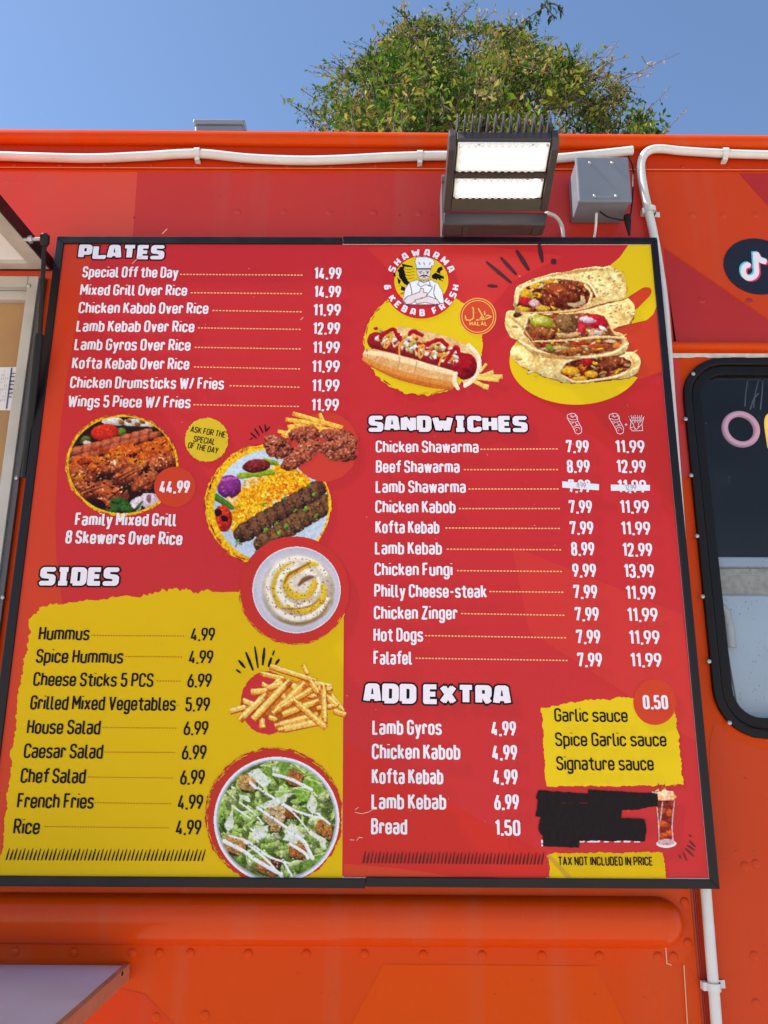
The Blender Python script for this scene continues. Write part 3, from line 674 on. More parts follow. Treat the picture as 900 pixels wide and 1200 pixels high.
for (xa, xb, da, db) in ((hx-.005-fwid, hx-.005, .005, HL-.005), (HX0+.005, hx-.0055-fwid, .005, .03)):
    m.hexa([hp(xa, da, .001), hp(xa, db, .001), hp(xa, db, .016), hp(xa, da, .016)], [hp(xb, da, .001), hp(xb, db, .001), hp(xb, db, .016), hp(xb, da, .016)])
m.build('hatch_frame', mat('beige_frame', (186, 178, 166), .55, var=.2, vs=18), hatch)
m = MB(); m.hexa([hp(HX0+.005, .0305, .009), hp(HX0+.005, HL-.006, .009), hp(HX0+.005, HL-.006, .02), hp(HX0+.005, .0305, .02)], [hp(hx-.0055-fwid, .0305, .009), hp(hx-.0055-fwid, HL-.006, .009), hp(hx-.0055-fwid, HL-.006, .02), hp(hx-.0055-fwid, .0305, .02)])
m.build('hatch_lining', mat('off_white_lining', (236, 234, 230), .5, var=.06, vs=6), hatch)
# gas strut
sp0 = at(52.5, 281, -.085); sp1 = at(46.5, 392, -.035); sp2 = at(29, 560, .028)
m = MB(); m.tube([sp0, sp1], .0042, 12); strut = m.build('gas_strut', black_metal, hatch, smooth=True)
m = MB(); m.tube([sp1, sp1+(sp2-sp1)*.02, sp2], [.0078, .0082, .0082], 14); m.build('strut_cylinder', mat('gloss_black', (18, 16, 20), .2, spec=.25), strut, smooth=True)
m = MB(); dz = (sp0-sp1)/np.linalg.norm(sp0-sp1); m.tube([sp0-dz*.012, sp0-dz*.006, sp0+dz*.008, sp0+dz*.012], [.006, .009, .009, .005], 14); m.build('ball_socket', black_metal, strut, smooth=True)
m = MB(); b0 = sp0+np.array([-.004, 0, .002]); b1 = np.array([hx+.001, b0[1]-.003, b0[2]-.004]); m.tube([b0, b1], .0035, 10); m.tube([b1+(b0-b1)*.45, b1+(b0-b1)*.25], .007, 6); m.build('ball_stud', mat('zinc_screw', (0, 0, 0)), strut, smooth=True)

# serving shelf at the bottom left
c0 = at(150, 1131, WY-.002); zsh = c0[2]; c1 = at(82, 1200, WY)
e0 = at_x(84, 1200, c0[0]); 
m = MB(); SD = .42
m.box(SX0-.05, c0[0]-.006, WY-.003-SD, WY-.003, zsh-.02, zsh)
shelf = m.build('serving_shelf', mat('shelf_steel', (212, 202, 214), .33, metal=.0, var=.12, vs=5), truck, bevel=.001)
m = MB(); m.box(c0[0]-.0055, c0[0]+.004, WY-.003-SD, WY-.003, zsh-.022, zsh+.003); m.build('shelf_edge', mat('shelf_edge_tan', (190, 120, 92), .5, var=.2, vs=40), shelf, bevel=.001)
m = MB(); c = at_x(143, 1141, c0[0]+.004); m.dome(c, .0035, .002, (1, 0, 0)); m.build('edge_screw', black_rubber, shelf)

# ------------------------------------------------------------------ menu board
PY = .004                                        # plane of the printed sheet
board = empty('menu_board', (0, 0, 1.31), 'large red and yellow framed menu board hung on the truck side', 'menu board')
OUT = [(66.5, 276.5), (770.5, 279), (844, 1042), (-32, 1036.5)]; INN = [(74.5, 284.8), (763.2, 285.6), (832.3, 1030.6), (-18, 1024.6)]
def bar(q, y0=0., off=(0, 0, 0)):
    m = MB(); a = [at(*p, 0.)+np.array(off)+np.array([0, y0, 0]) for p in q]; m.prism(a, (0, .044-y0, 0)); return m.build('frame_bar', black_metal, board, bevel=.0012)
def mixp(a, b, t): return (a[0]+(b[0]-a[0])*t, a[1]+(b[1]-a[1])*t)
jt, jb = .475, .525
bar([OUT[0], mixp(OUT[0], OUT[1], jt), mixp(INN[0], INN[1], jt), INN[0]])
bar([mixp(OUT[0], OUT[1], jt+.0006), OUT[1], INN[1], mixp(INN[0], INN[1], jt+.0006)], -.0012, (0, 0, .0012))
bar([OUT[1], OUT[2], INN[2], INN[1]], .0003)
bar([OUT[2], mixp(OUT[3], OUT[2], jb+.0006), mixp(INN[3], INN[2], jb+.0006), INN[2]], .0)
bar([mixp(OUT[3], OUT[2], jb), OUT[3], INN[3], mixp(INN[3], INN[2], jb)], -.0014, (0, 0, -.0022))
bar([OUT[3], OUT[0], INN[0], INN[3]], .0003)
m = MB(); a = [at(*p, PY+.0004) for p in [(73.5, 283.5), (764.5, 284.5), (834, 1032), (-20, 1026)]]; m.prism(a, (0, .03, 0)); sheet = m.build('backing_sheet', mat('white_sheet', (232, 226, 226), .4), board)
L0, L1, L2, L3, L4, L5 = PY, PY-.0003, PY-.0006, PY-.0009, PY-.0012, PY-.0015
def pm(name, rgb, rough=.3): return mat('print_'+name, rgb, rough, var=.02, vs=5, spec=.2)
RED = pm('red', (197, 42, 44)); ORG = pm('orange', (203, 60, 28)); DRED = pm('deep_red', (192, 40, 36)); YEL = mat('print_yellow', (221, 179, 4), .32, var=.02, vs=5, spec=.12); YEL2 = mat('print_lemon', (228, 192, 18), .32, var=.02, vs=5, spec=.14)
WHT = pm('white', (236, 226, 232)); BLK = mat('print_black', (20, 14, 18), .35, spec=.12); ROSE = pm('dark_rose', (74, 34, 38)); LEAD = pm('leader', (244, 190, 130)); LEADR = pm('leader_red', (170, 60, 28)); MAR = pm('maroon', (84, 22, 22))
PRN = [(75.3, 286.2), (762.3, 287), (830.6, 1029.2), (-18, 1024.6)]
fl = Flat(L0); fl.px([PRN]); face = fl.build('printed_face', RED, board)
# tone fields of the print
def field(pts, m, lv, name='colour_field'): fl = Flat(lv); fl.px([pts]); return fl.build(name, m, face)
field([(75, 287), (112, 287), (98, 340), (90, 380), (80, 430), (73, 480), (68, 540), (65, 600), (66, 650), (72, 700), (84, 760), (84, 1023), (-17.5, 1023)], ORG, L0-.00012)
field([(405, 870), (470, 905), (560, 960), (640, 1000), (640, 1030), (403, 1028)], pm('red_low', (200, 38, 30)), L0-.00012)
field([(403, 1012), (470, 1018), (540, 1028), (403, 1027.6)], ORG, L0-.0002)
field([(776, 450), (792, 620), (760, 560), (640, 470), (700, 450)], DRED, L0-.00012)
field([(600, 640), (800, 720), (816, 870), (760, 830), (620, 740)], pm('red_warm', (204, 50, 44)), L0-.00012)
field([(430, 290), (560, 287), (660, 300), (600, 330), (560, 380), (470, 330)], pm('red_top', (208, 50, 46)), L0-.00012)
# yellow fields
Y = []
Yp = torn([(46, 712, 2.2), (80, 706, 1.5), (150, 698, 2.6), (175, 695, 3.0), (200, 690, 3.0), (250, 694, .5), (403, 690, 0), (401, 1031, 0), (-17, 1028, 0), (2, 1000, 1.6), (12, 900, 2.2), (27, 790, 2.2), (38, 722, 3)], 2.2, 1., 3)
field(Yp, YEL, L1, 'yellow_field')
field(torn([(634, 829, 1.4), (701, 819, 1.6), (741, 818, .6), (791, 830, 1.5), (801, 920, 1.2), (702, 922, 1.2), (641, 921.5, 1.2)], 2, 1, 5), YEL2, L1, 'yellow_field')
field(torn([(642.7, 1000, 1.4), (700, 999, 1.2), (776, 999, 1.2), (782, 1030, 0), (645, 1031, 1.)], 2, 1, 6), YEL, L1, 'yellow_field')
SP = [(640, 1003), (644, 1001), (672, 1030), (665, 1030)]
# right-hand swash behind the wraps
G = (560, 280, 3.913)
def gp(l, T=G): return [(T[0]+x/T[2], T[1]+y/T[2]) for x, y in l]
field(gp([(590, 135), (650, 85), (690, 28), (797, 28), (806, 110), (822, 300), (805, 345), (775, 372), (700, 390), (600, 410), (590, 300)]), YEL2, L1, 'yellow_field')
field(gp(fillet([(660, 285), (765, 218, 40), (798, 226, 20), (795, 255, 20), (720, 330, 20), (660, 330)])), ORG, L2, 'colour_field')
field(gp([(822, 305), (858, 600), (760, 640), (640, 650), (560, 560), (600, 415), (700, 395), (775, 375), (806, 346)]), ORG, L1-.0001)
field(gp([(450+305*math.cos(rad(t)), 560+200*math.sin(rad(t))) for t in range(22, 215, 4)]+[(200, 440), (420, 560)]), YEL2, L2, 'yellow_field')

# headings with their dark outline
def heading(txt, x0, y0, x1, y1, cap, name='heading'):
    k = dict(wt=.25, font=BLOCK, gap=.05, xb=.10, joint=10, space=.3); cap = cap*1.07
    a = Flat(L4); a.line(txt, x0+1, y0-1, x1-1, y1-1, cap-2, **k); h = a.build(name, WHT, face)
    b = Flat(L3); b.line(txt, x0+1, y0-1, x1-1, y1-1, cap-2, grow=.17, **k); b.build('heading_outline', BLK, face)
heading('PLATES', 90, 304.3, 193, 305, 17.5); heading('SIDES', 44.5, 687, 139.7, 687.5, 22)
heading('SANDWICHES', 431, 507, 619.5, 507.3, 19.5); heading('ADD EXTRA', 424.5, 824.8, 600, 827.6, 23.5)

def rows(data, m, name, wt=.15, **k):
    for r in data:
        fl = Flat(L4); fl.line(*r, wt=wt, **k); fl.build(name, m, face)
def leads(data, m, **k):
    for r in data:
        fl = Flat(L4); fl.dots(*r, **k); fl.build('leader_dots', m, face)
rows([('Special Off the Day', 96, 325, 208.5, 325.7, 12.4), ('Mixed Grill Over Rice', 93.4, 346, 219, 346.7, 12.4), ('Chicken Kabob Over Rice', 91.5, 367.1, 244, 368, 12.8),
      ('Lamb Kebab Over Rice', 89, 388.7, 227.5, 389.5, 13), ('Lamb Gyros Over Rice', 86.7, 410.4, 223, 411.2, 13.2), ('Kofta Kebab Over Rice', 83.8, 432.2, 221.5, 433.3, 13.2),
      ('Chicken Drumsticks W/ Fries', 81.5, 454.9, 262.2, 456.5, 13.4), ('Wings 5 Piece W/ Fries', 79, 477, 223, 478.5, 13.6)], WHT, 'item_name', .142, xb=.02)
rows([('14.99', 367.8, 327.3, 400, 327.5, 13.5), ('14.99', 367.8, 348.9, 399.5, 349.1, 13.5), ('11.99', 366.7, 370.4, 399.3, 370.6, 13.6), ('12.99', 366.4, 392, 398.4, 392.2, 13.7),
      ('11.99', 366, 414.4, 398, 414.6, 13.8), ('11.99', 365, 436.7, 398, 436.9, 13.9), ('11.99', 365, 459.1, 397.6, 459.3, 14), ('11.99', 364.4, 481.8, 397, 482, 14)], WHT, 'item_price', .145, xb=.025)
leads([(211, 321.5, 356, 322.4), (223.5, 343, 355.5, 344.2), (249, 363.8, 355, 365.5), (231.8, 384.2, 353.8, 386), (228.2, 407, 353.8, 409), (227.3, 430, 353, 432.4), (269, 452, 352.4, 453.8), (226.7, 474.2, 351.8, 476.4)], LEAD, h=1.3)
SN = [('Chicken Shawarma', 440.2, 530.4, 561, 530.8, 13.6), ('Beef Shawarma', 440.4, 554, 538.7, 554.2, 14), ('Lamb Shawarma', 440.2, 577.6, 546, 577.8, 14), ('Chicken Kabob', 439.8, 601.1, 534, 601.4, 14.2),
      ('Kofta Kebab', 439.8, 625.1, 515, 625.4, 14.5), ('Lamb Kebab', 439.3, 649.8, 518, 650, 14.6), ('Chicken Fungi', 438.7, 674.7, 530.4, 675, 14.8), ('Philly Cheese-steak', 438.4, 700, 570.7, 700.8, 15),
      ('Chicken Zinger', 438, 725.8, 536.4, 726.2, 15.2), ('Hot Dogs', 437.6, 751.8, 496, 752, 15.4), ('Falafel', 437.6, 778.9, 482.9, 779, 15.6)]
rows(SN, WHT, 'item_name', .142, xb=.02)
PA = [('7.99', 663.6, 530.9, 690.5), ('8.99', 664.6, 554.2, 691.6), ('7.99', 666.4, 577.5, 692.5), ('7.99', 667, 601.8, 694.2), ('7.99', 668, 626.7, 695.8), ('8.99', 669.6, 651.3, 697), ('9.99', 671, 676.7, 699), ('7.99', 672.2, 701.8, 700.4), ('7.99', 674, 728, 702.2), ('7.99', 675.6, 754.7, 704), ('7.99', 676.9, 781.8, 706)]
PB = [('11.99', 721.2, 530.9, 755.9), ('12.99', 722.7, 554.2, 757.3), ('11.99', 724, 577.7, 758), ('11.99', 726.7, 601.8, 761), ('11.99', 728, 627, 762.7), ('12.99', 729.8, 652.2, 765), ('13.99', 731.6, 677.1, 767), ('11.99', 733.6, 702.7, 768.9), ('11.99', 735.3, 728.7, 771.3), ('11.99', 737.3, 755.3, 773.6), ('11.99', 739, 782, 775.8)]
rows([(a, b, c, d, c+.3, 14.6+i*.17) for i, (a, b, c, d) in enumerate(PA)], WHT, 'item_price', .145, xb=.025)
rows([(a, b, c, d, c+.4, 14.6+i*.17) for i, (a, b, c, d) in enumerate(PB)], WHT, 'item_price', .145, xb=.025)
leads([(563, 526.5, 655, 526), (543.5, 550.4, 655.5, 550.3), (549, 573, 656, 573), (537.8, 596, 657.5, 596), (522, 618.7, 657.6, 619.3), (523.7, 643.5, 659, 644.3), (535.5, 668.7, 660, 669.7), (573.5, 693.2, 661.5, 694), (540.4, 719, 663, 721), (498, 744.8, 664.8, 747.4), (487, 771.3, 666.5, 774)], LEAD, h=1.4)
rows([('Hummus', 44.7, 750.3, 104.2, 750.5, 15.8), ('Spice Hummus', 41.5, 777, 143.8, 777.8, 15.8), ('Cheese Sticks 5 PCS', 38.2, 804, 179.2, 805.4, 15.8), ('Grilled Mixed Vegetables', 34.7, 831.7, 205.5, 833.3, 16.2),
      ('House Salad', 30.8, 860.2, 117, 860.9, 16.5), ('Caesar Salad', 27.1, 888.6, 120, 889.3, 16.7), ('Chef Salad', 23.3, 917.8, 99.6, 918.3, 17), ('French Fries', 19.3, 947.3, 109.3, 947.9, 17.3), ('Rice', 14.9, 977.7, 45.8, 978, 17.6)], BLK, 'item_name', .13, xb=.012)
rows([('4.99', 223, 751.3, 251.3, 751.5, 15.2), ('4.99', 220.8, 778, 249.3, 778.2, 15.4), ('6.99', 219.2, 805.7, 247.3, 805.9, 15.8), ('5.99', 216.8, 833.8, 245.3, 834, 16), ('6.99', 214.8, 861.7, 243.5, 861.9, 16.2), ('6.99', 212.7, 890.3, 241.3, 890.5, 16.6), ('6.99', 210.7, 919.7, 239.3, 919.9, 17), ('4.99', 207.8, 948.8, 237.3, 949, 17), ('4.99', 205.5, 978.7, 235.2, 978.9, 17.2)], BLK, 'item_price', .13, xb=.012)
leads([(107, 744.6, 217.3, 745.4), (147, 769.3, 215, 770), (183.8, 798, 213, 798.2), (206.7, 826.3, 211, 826.4), (120, 852.6, 208.3, 853.4), (122.5, 881.4, 206.3, 882), (103, 910.6, 204, 911.8), (111, 940.7, 202, 942), (52, 968.7, 199.3, 970.3)], LEADR, h=1.0, on=1.6, off=1.6)
rows([('Lamb Gyros', 436.2, 861.1, 517.8, 861.4, 17), ('Chicken Kabob', 435.7, 889.8, 539.6, 890.3, 17.6), ('Kofta Kebab', 435.6, 918.8, 519.6, 919.2, 17.6), ('Lamb Kebab', 435.3, 948.4, 523, 948.8, 17.8), ('Bread', 434.8, 977.7, 477.2, 978, 18)], WHT, 'item_name', .145, xb=.02)
rows([('4.99', 575.8, 862.6, 605, 863, 17), ('4.99', 576.7, 891, 606.3, 891.4, 17.5), ('4.99', 578, 919.9, 607, 920.3, 17.8), ('6.99', 579.3, 949.2, 608.4, 949.6, 17.8), ('1.50', 579.9, 979.3, 610, 979.7, 18)], WHT, 'item_price', .15, xb=.025)
rows([('Garlic sauce', 650, 845.9, 736, 846.5, 15.4), ('Spice Garlic sauce', 651, 874.7, 781.6, 875, 15.8), ('Signature sauce', 652.5, 902.9, 766.7, 903.2, 16)], BLK, 'item_name', .13)
rows([('TAX NOT INCLUDED IN PRICE', 654.4, 1014.4, 765.3, 1014.6, 10)], BLK, 'tax_note', .14)
fl = Flat(L2); fl.px([SP]); fl.build('clear_tape_patch', pm('tape_tone', (190, 150, 40)), face)
fl = Flat(L3); fl.px([ring_pts(767.5, 822.5, 25.3, 27, 60)]); fl.build('price_disc', ORG, face)
rows([('0.50', 754, 831.2, 783.5, 831.3, 16)], WHT, 'item_price', .155, xb=.03)
fl = Flat(L2); fl.px([ring_pts(242, 515.3, 25.3, 25.6, 90, .05, 4)]); fl.build('special_disc', pm('special_yellow', (214, 180, 30)), face)
rows([('ASK FOR THE', 222.6, 506.3, 263.6, 513.2, 7), ('SPECIAL', 226, 517.8, 251.5, 521.5, 7), ('OF THE DAY', 219.5, 525, 254.8, 532, 7)], BLK, 'special_note', .13)

def hatch_strokes(x0, yb0, x1, yb1, h, n, m, lean, seed):
    rnd = random.Random(seed); fl = Flat(L4)
    for i in range(n):
        t = i/(n-1); x = x0+(x1-x0)*t; y = yb0+(yb1-yb0)*t; hh = h*(1 if i % 2 == 0 else .9); wd = rnd.uniform(1.7, 2.2)
        p = [(x-wd/2, y), (x-wd*.1, y+.6), (x+wd/2, y-.2), (x+lean*.6+wd/2, y-hh*.6), (x+lean+wd*.25, y-hh), (x+lean-wd*.15, y-hh+.4), (x+lean*.5-wd*.55, y-hh*.45)]
        fl.px([p])
    return fl.build('stroke_border', m, face)
hatch_strokes(7.3, 1007.6, 236.8, 1008.8, 13.8, 51, BLK, 3.6, 1)
hatch_strokes(426, 1011.3, 635, 1013, 14, 49, MAR, 2.2, 2)
def rays(l, T, m, w=None):
    fl = Flat(L4)
    for x0, y0, x1, y1, r in l:
        a = np.array((T[0]+x0/T[2], T[1]+y0/T[2])); b = np.array((T[0]+x1/T[2], T[1]+y1/T[2])); r = r/T[2]; d = b-a; d /= np.linalg.norm(d)+1e-9; n = np.array([-d[1], d[0]])
        c = (a+b)/2; fl.px([[tuple(a-d*r*.4), tuple(a+n*r*.6), tuple(c+n*r), tuple(b+n*r*.6), tuple(b+d*r*.5), tuple(b-n*r*.6), tuple(c-n*r), tuple(a-n*r*.6)]])
    return fl.build('ray_strokes', m, face)
rays([(40, 105, 152, 200, 8.5), (106, 86, 176, 162, 9), (178, 54, 234, 142, 11), (281, 26, 296, 104, 11), (341, 96, 353, 110, 15), (46, 214, 88, 217, 8)], G, ROSE)
rays([(142, 184, 168, 203, 7), (158, 127, 195, 172, 9), (202, 77, 246, 187, 9), (257, 42, 277, 172, 7), (317, 50, 306, 155, 9), (378, 65, 368, 95, 6), (360, 110, 342, 165, 9), (408, 120, 386, 152, 8)], (250, 750, 5.294), BLK)
rays([(312, 196, 325, 184, 3), (315, 160, 346, 187, 4), (335, 137, 360, 175, 4), (360, 125, 378, 160, 4), (388, 118, 393, 155, 4), (394, 150, 412, 130, 4)], (220, 470, 4.286), BLK)
rays([(735, 833, 742, 848, 3), (752, 820, 770, 858, 3), (762, 803, 798, 838, 4), (770, 790, 803, 812, 4), (780, 770, 806, 797, 4), (778, 745, 790, 752, 4)], (600, 780, 3.75), ROSE)
# little line drawings over the two price columns
T = (640, 480, 6.43)
def dl(pts, w=4.2): fl.px(stroke_polys(gp(pts, T), w/T[2], 6))
for ox in (0, 316):
    fl = Flat(L4)
    dl([(ox+x, y) for x, y in [(158, 62), (160, 40), (185, 28), (215, 30), (235, 52), (238, 85), (268, 140), (266, 172), (245, 185), (222, 178), (200, 130), (172, 85), (158, 62)]])
    for q in ([(178, 45), (200, 60), (220, 42), (232, 70)], [(165, 65), (195, 78), (230, 75)], [(180, 90), (215, 95), (236, 88)], [(190, 105), (220, 90), (228, 115), (242, 108)], [(205, 128), (230, 118), (250, 122)], [(212, 150), (222, 132), (246, 135), (258, 150)], [(185, 35), (195, 50), (215, 52)], [(225, 160), (232, 150)]):
        dl([(ox+x, y) for x, y in q], 3.4)
    fl.build('wrap_icon', WHT, face)
fl = Flat(L4)
fl.px([gp(q, T) for q in ([(592, 111), (612, 111), (612, 115), (592, 115)], [(600, 103), (604, 103), (604, 123), (600, 123)])]); fl.build('plus_sign', WHT, face); fl = Flat(L4)
dl([(622, 50), (640, 95), (632, 140), (650, 160), (728, 158), (722, 110), (738, 50)]); dl([(632, 140), (660, 130), (680, 150), (722, 110)])
for q in ([(620, 50), (655, 110)], [(640, 42), (650, 90)], [(655, 45), (668, 100)], [(670, 40), (675, 95)], [(690, 42), (688, 100)], [(705, 45), (700, 95)], [(720, 42), (708, 100)], [(645, 60), (715, 62)], [(650, 80), (712, 82)], [(738, 50), (715, 90)], [(655, 100), (668, 150)], [(700, 95), (690, 145)]): dl(q, 3.4)
fl.build('fries_icon', WHT, face)
# scratches in the print
fl = Flat(L5)
for p in ([(416, 952), (424, 953.5), (432, 951.5), (438, 948)], [(410, 984), (415, 984.5)], [(418, 985), (421, 981), (425, 982)], [(416, 949), (420, 946)], [(352, 375), (355.5, 371.5)], [(155, 309), (160, 304), (166, 300)], [(190, 274), (196, 268)]):
    fl.px(stroke_polys(p, .7, 6))
rnd = random.Random(3)
for k in range(60):
    x, y = rnd.uniform(90, 760), rnd.uniform(292, 1020); r = rnd.uniform(.25, .55); fl.px([ring_pts(x, y, r, r, 6)])
fl.build('scratches', pm('scratch', (226, 186, 172)), face, kind='stuff')

# ------------------------------------------------------------------ printed food pictures
ALL = (slice(None), slice(None))
def meaty(p, cx, cy, rx, ry, rot, seed, col=(194, 98, 52), dark=(74, 26, 14), hl=.8): p.blob(cx, cy, rx, ry, rot, col, dark, .34, None, seed, hl, .8)

# mixed grill
p = Pic(60, 470, 4.5, 60, 55, 690, 625)
p.disc(373, 338, 300, 270, (226, 180, 28), .05, 3); d = p.d(375, 337, 283, 254)
k = (np.abs(p.d(372, 338, 300, 270)-.985) < .012) & (vn(p.X, p.Y, 9, 2) > .62); p.put(ALL, k, (190, 60, 30))
p.clip = d < 1
p.put(ALL, d < 1, (52, 26, 18))
for x, y, rx, ry, r in ((330, 110, 60, 26, 5), (430, 115, 55, 25, 0), (500, 125, 40, 18, 10)): p.blob(x, y, rx, ry, r, (232, 226, 218), (120, 105, 95), .4, 18, 3)
for x, y in ((370, 112), (410, 105), (455, 122), (480, 110)): p.blob(x, y, 16, 10, 20, (165, 110, 60), (80, 50, 25), .3, 8, 1)
p.stick(330, 135, 640, 150, 8, col=(58, 40, 34), flat=False)
p.blob(372, 162, 26, 22, 0, (120, 150, 60), (40, 70, 20), .3, 12, 2); p.blob(180, 205, 30, 22, -20, (110, 120, 60), (40, 50, 20), .4, 12, 6)
p.blob(284, 165, 74, 44, -5, (222, 62, 36), (140, 25, 18), .08, 30, 1, .3, .25)
p.blob(195, 225, 30, 14, 20, (215, 205, 195), (140, 110, 100), .3, 10, 4)
p.stick(110, 268, 520, 160, 22, 18, (206, 112, 78), (104, 40, 28), False, .5, 2, 8); p.stick(105, 312, 565, 172, 21, 18, (200, 104, 70), (96, 36, 24), False, .5, 4, 9)
for i, (x, y, rx, ry, r) in enumerate([(590, 235, 82, 48, -10), (520, 260, 70, 45, 10), (370, 285, 110, 52, -18), (210, 335, 95, 50, 4), (140, 360, 60, 40, 10), (450, 310, 80, 42, -20), (610, 290, 60, 40, 5)]):
    p.blob(x, y, rx, ry, r, (214, 104, 24), (128, 38, 12), .34, 30, i, .45, .8)
for i in range(26):
    rnd = random.Random(i); p.blob(rnd.uniform(110, 640), rnd.uniform(240, 350), rnd.uniform(14, 34), rnd.uniform(8, 18), rnd.uniform(-40, 20), rnd.choice([(226, 128, 30), (190, 74, 22), (232, 150, 40)]), (120, 36, 14), .5, 12, i, .3)
for i, (x, y, rx, ry, r) in enumerate([(160, 395, 85, 46, 8), (130, 450, 60, 34, -10), (330, 345, 80, 36, -15), (560, 330, 62, 40, 0), (610, 310, 55, 36, 25), (400, 390, 92, 42, -32), (500, 425, 85, 48, -22), (235, 468, 96, 44, -18), (330, 500, 78, 62, 10), (280, 540, 60, 40, 0), (180, 490, 40, 24, -20)]):
    meaty(p, x, y, rx, ry, r, i+3)
p.blob(150, 405, 40, 14, 10, (216, 150, 30), (150, 60, 10), .5, 14, 2); p.blob(250, 545, 40, 26, 20, (48, 18, 12), (26, 10, 8), .3)
for i, (x, y, rx, ry, r) in enumerate([(455, 535, 46, 28, -30), (520, 525, 52, 42, 10), (560, 560, 40, 22, -20), (440, 560, 34, 20, 10)]): p.blob(x, y, rx, ry, r, (236, 222, 226), (150, 120, 140), .25, 14, i, 0, .6)
p.blob(515, 515, 14, 22, 10, (160, 110, 130), (120, 80, 100), .5, 8, 1)
for x, y, rx, ry, r in ((365, 545, 60, 34, 20), (320, 575, 36, 20, -10), (400, 570, 40, 20, 10), (455, 560, 40, 8, -50), (350, 525, 30, 18, -20)): p.blob(x, y, rx, ry, r, (74, 112, 44), (22, 50, 16), .5, 14, int(x), .1)
p.scatter(170, (100, 215, 650, 600), lambda x, y, r: p.blob(x, y, r.uniform(3, 11), r.uniform(2, 6), r.uniform(-50, 20), r.choice([(70, 26, 16), (58, 22, 16), (96, 36, 18)]), None, .5, 6, int(x)), 12, lambda x, y: y < 500 and y > 330-.28*x+20 or (y > 400 and x < 330))
p.scatter(120, (110, 240, 640, 540), lambda x, y, r: p.blob(x, y, r.uniform(2, 7), r.uniform(2, 4), r.uniform(-50, 20), r.choice([(240, 176, 110), (232, 150, 80), (250, 206, 150)]), None, .5, 5, int(x)), 14, lambda x, y: y < 480 and y > 345-.28*x+20)
for q in ((150, 480, 250, 440), (170, 492, 270, 452), (300, 520, 360, 470), (350, 405, 440, 360), (365, 420, 450, 372), (480, 450, 560, 415)): p.stick(*q, 3, 2, (60, 24, 18), None, False)
p.clip = np.ones(p.X.shape, bool)
p.build('food_picture', face, L2, .98)
fl = Flat(L3); fl.px([ring_pts(205, 570.5, 24.3, 23.6, 60)]); fl.build('price_disc', ORG, face)
rows([('44.99', 186.2, 578.2, 221.8, 578.5, 14.6)], WHT, 'item_price', .155, xb=.03)
rows([('Family Mixed Grill', 87.3, 616, 206.2, 616.8, 14.6), ('8 Skewers Over Rice', 76, 637, 213.3, 639, 15)], WHT, 'grill_caption', .15, xb=.025)

# kebab plate
p = Pic(220, 470, 4.286, 70, 200, 735, 835)
p.disc(402, 522, 318, 308, (226, 180, 30), .06, 6)
k = (np.abs(p.d(402, 522, 318, 308)-.955) < .014) & (vn(p.X, p.Y, 11, 5) > .63); p.put(ALL, k, (196, 50, 34))
d = p.d(420, 525, 287, 282); p.clip = d < 1
p.put(ALL, d < 1, np.clip(np.array((196, 208, 222))*(1.02-.12*vn(p.X, p.Y, 160, 3))[..., None], 0, 255))
p.poly([(455, 310), (560, 350), (640, 420), (500, 470), (300, 610), (228, 655), (212, 600), (235, 520), (262, 460), (330, 400), (400, 380)], (236, 178, 20), .6, (190, 110, 10), 14, 2, 26)
ins = lambda x, y: (x-420)*.75+(y-480)*1.05 < 95 and (y > 330+abs(x-470)*.55-30) and x > 222
def grain(x, y, rnd):
    a = rnd.uniform(0, 3.14); l = rnd.uniform(5, 10); c = rnd.choice([(250, 214, 50), (244, 196, 28), (226, 150, 18), (252, 224, 90), (214, 128, 16)])
    p.stick(x-l*math.cos(a), y-l*math.sin(a), x+l*math.cos(a), y+l*math.sin(a), 2.6, 2.6, c, tuple(.7*q for q in c), False)
p.scatter(560, (215, 320, 600, 650), grain, 4, ins)
p.scatter(40, (380, 420, 560, 520), lambda x, y, r: p.stick(x, y, x+8, y+r.uniform(-6, 6), 3, 3, (230, 96, 20), (180, 60, 10), False), 9, ins)
p.stick(262, 376, 424, 358, 15, 13, (150, 170, 50), (70, 96, 20), False, .2, 2); p.stick(385, 300, 445, 312, 14, 12, (140, 160, 50), (60, 80, 20), False)
p.blob(345, 325, 70, 34, -6, (140, 46, 44), (52, 16, 18), .18, 24, 3, .5)
p.stick(140, 480, 222, 535, 17, 13, (86, 130, 40), (30, 62, 14), False, .2, 2)
p.blob(208, 430, 62, 58, -10, (146, 62, 140), (70, 24, 70), .1, 30, 3, .5, .4); p.stick(160, 400, 250, 385, 10, 6, (176, 100, 168), (120, 50, 110), False)
p.blob(178, 590, 46, 68, -6, (216, 62, 36), (120, 24, 18), .12, 26, 4, .6, .7); p.blob(150, 560, 22, 18, 0, (60, 24, 20), (30, 14, 12), .3); p.blob(186, 590, 20, 16, 30, (50, 18, 14), (30, 12, 10), .4)
p.path([(305, 425), (310, 400), (335, 392), (345, 410)], 12, (236, 200, 140), (190, 140, 80)); p.path([(205, 490), (225, 505), (245, 490)], 11, (232, 190, 120), (180, 130, 70)); p.path([(380, 480), (390, 465), (405, 470)], 9, (240, 200, 90), (190, 140, 40))
p.stick(272, 668, 660, 438, 50, 48, (128, 86, 62), (36, 22, 18), False, .2, 3, 9); p.stick(372, 718, 720, 505, 48, 50, (134, 94, 60), (40, 25, 18), False, .2, 5, 9)
nrm_ = lambda x, y: (abs((y-668)*.86+(x-272)*.51) < 44 and x < 640) or (abs((y-718)*.85+(x-372)*.52) < 44 and x > 340)
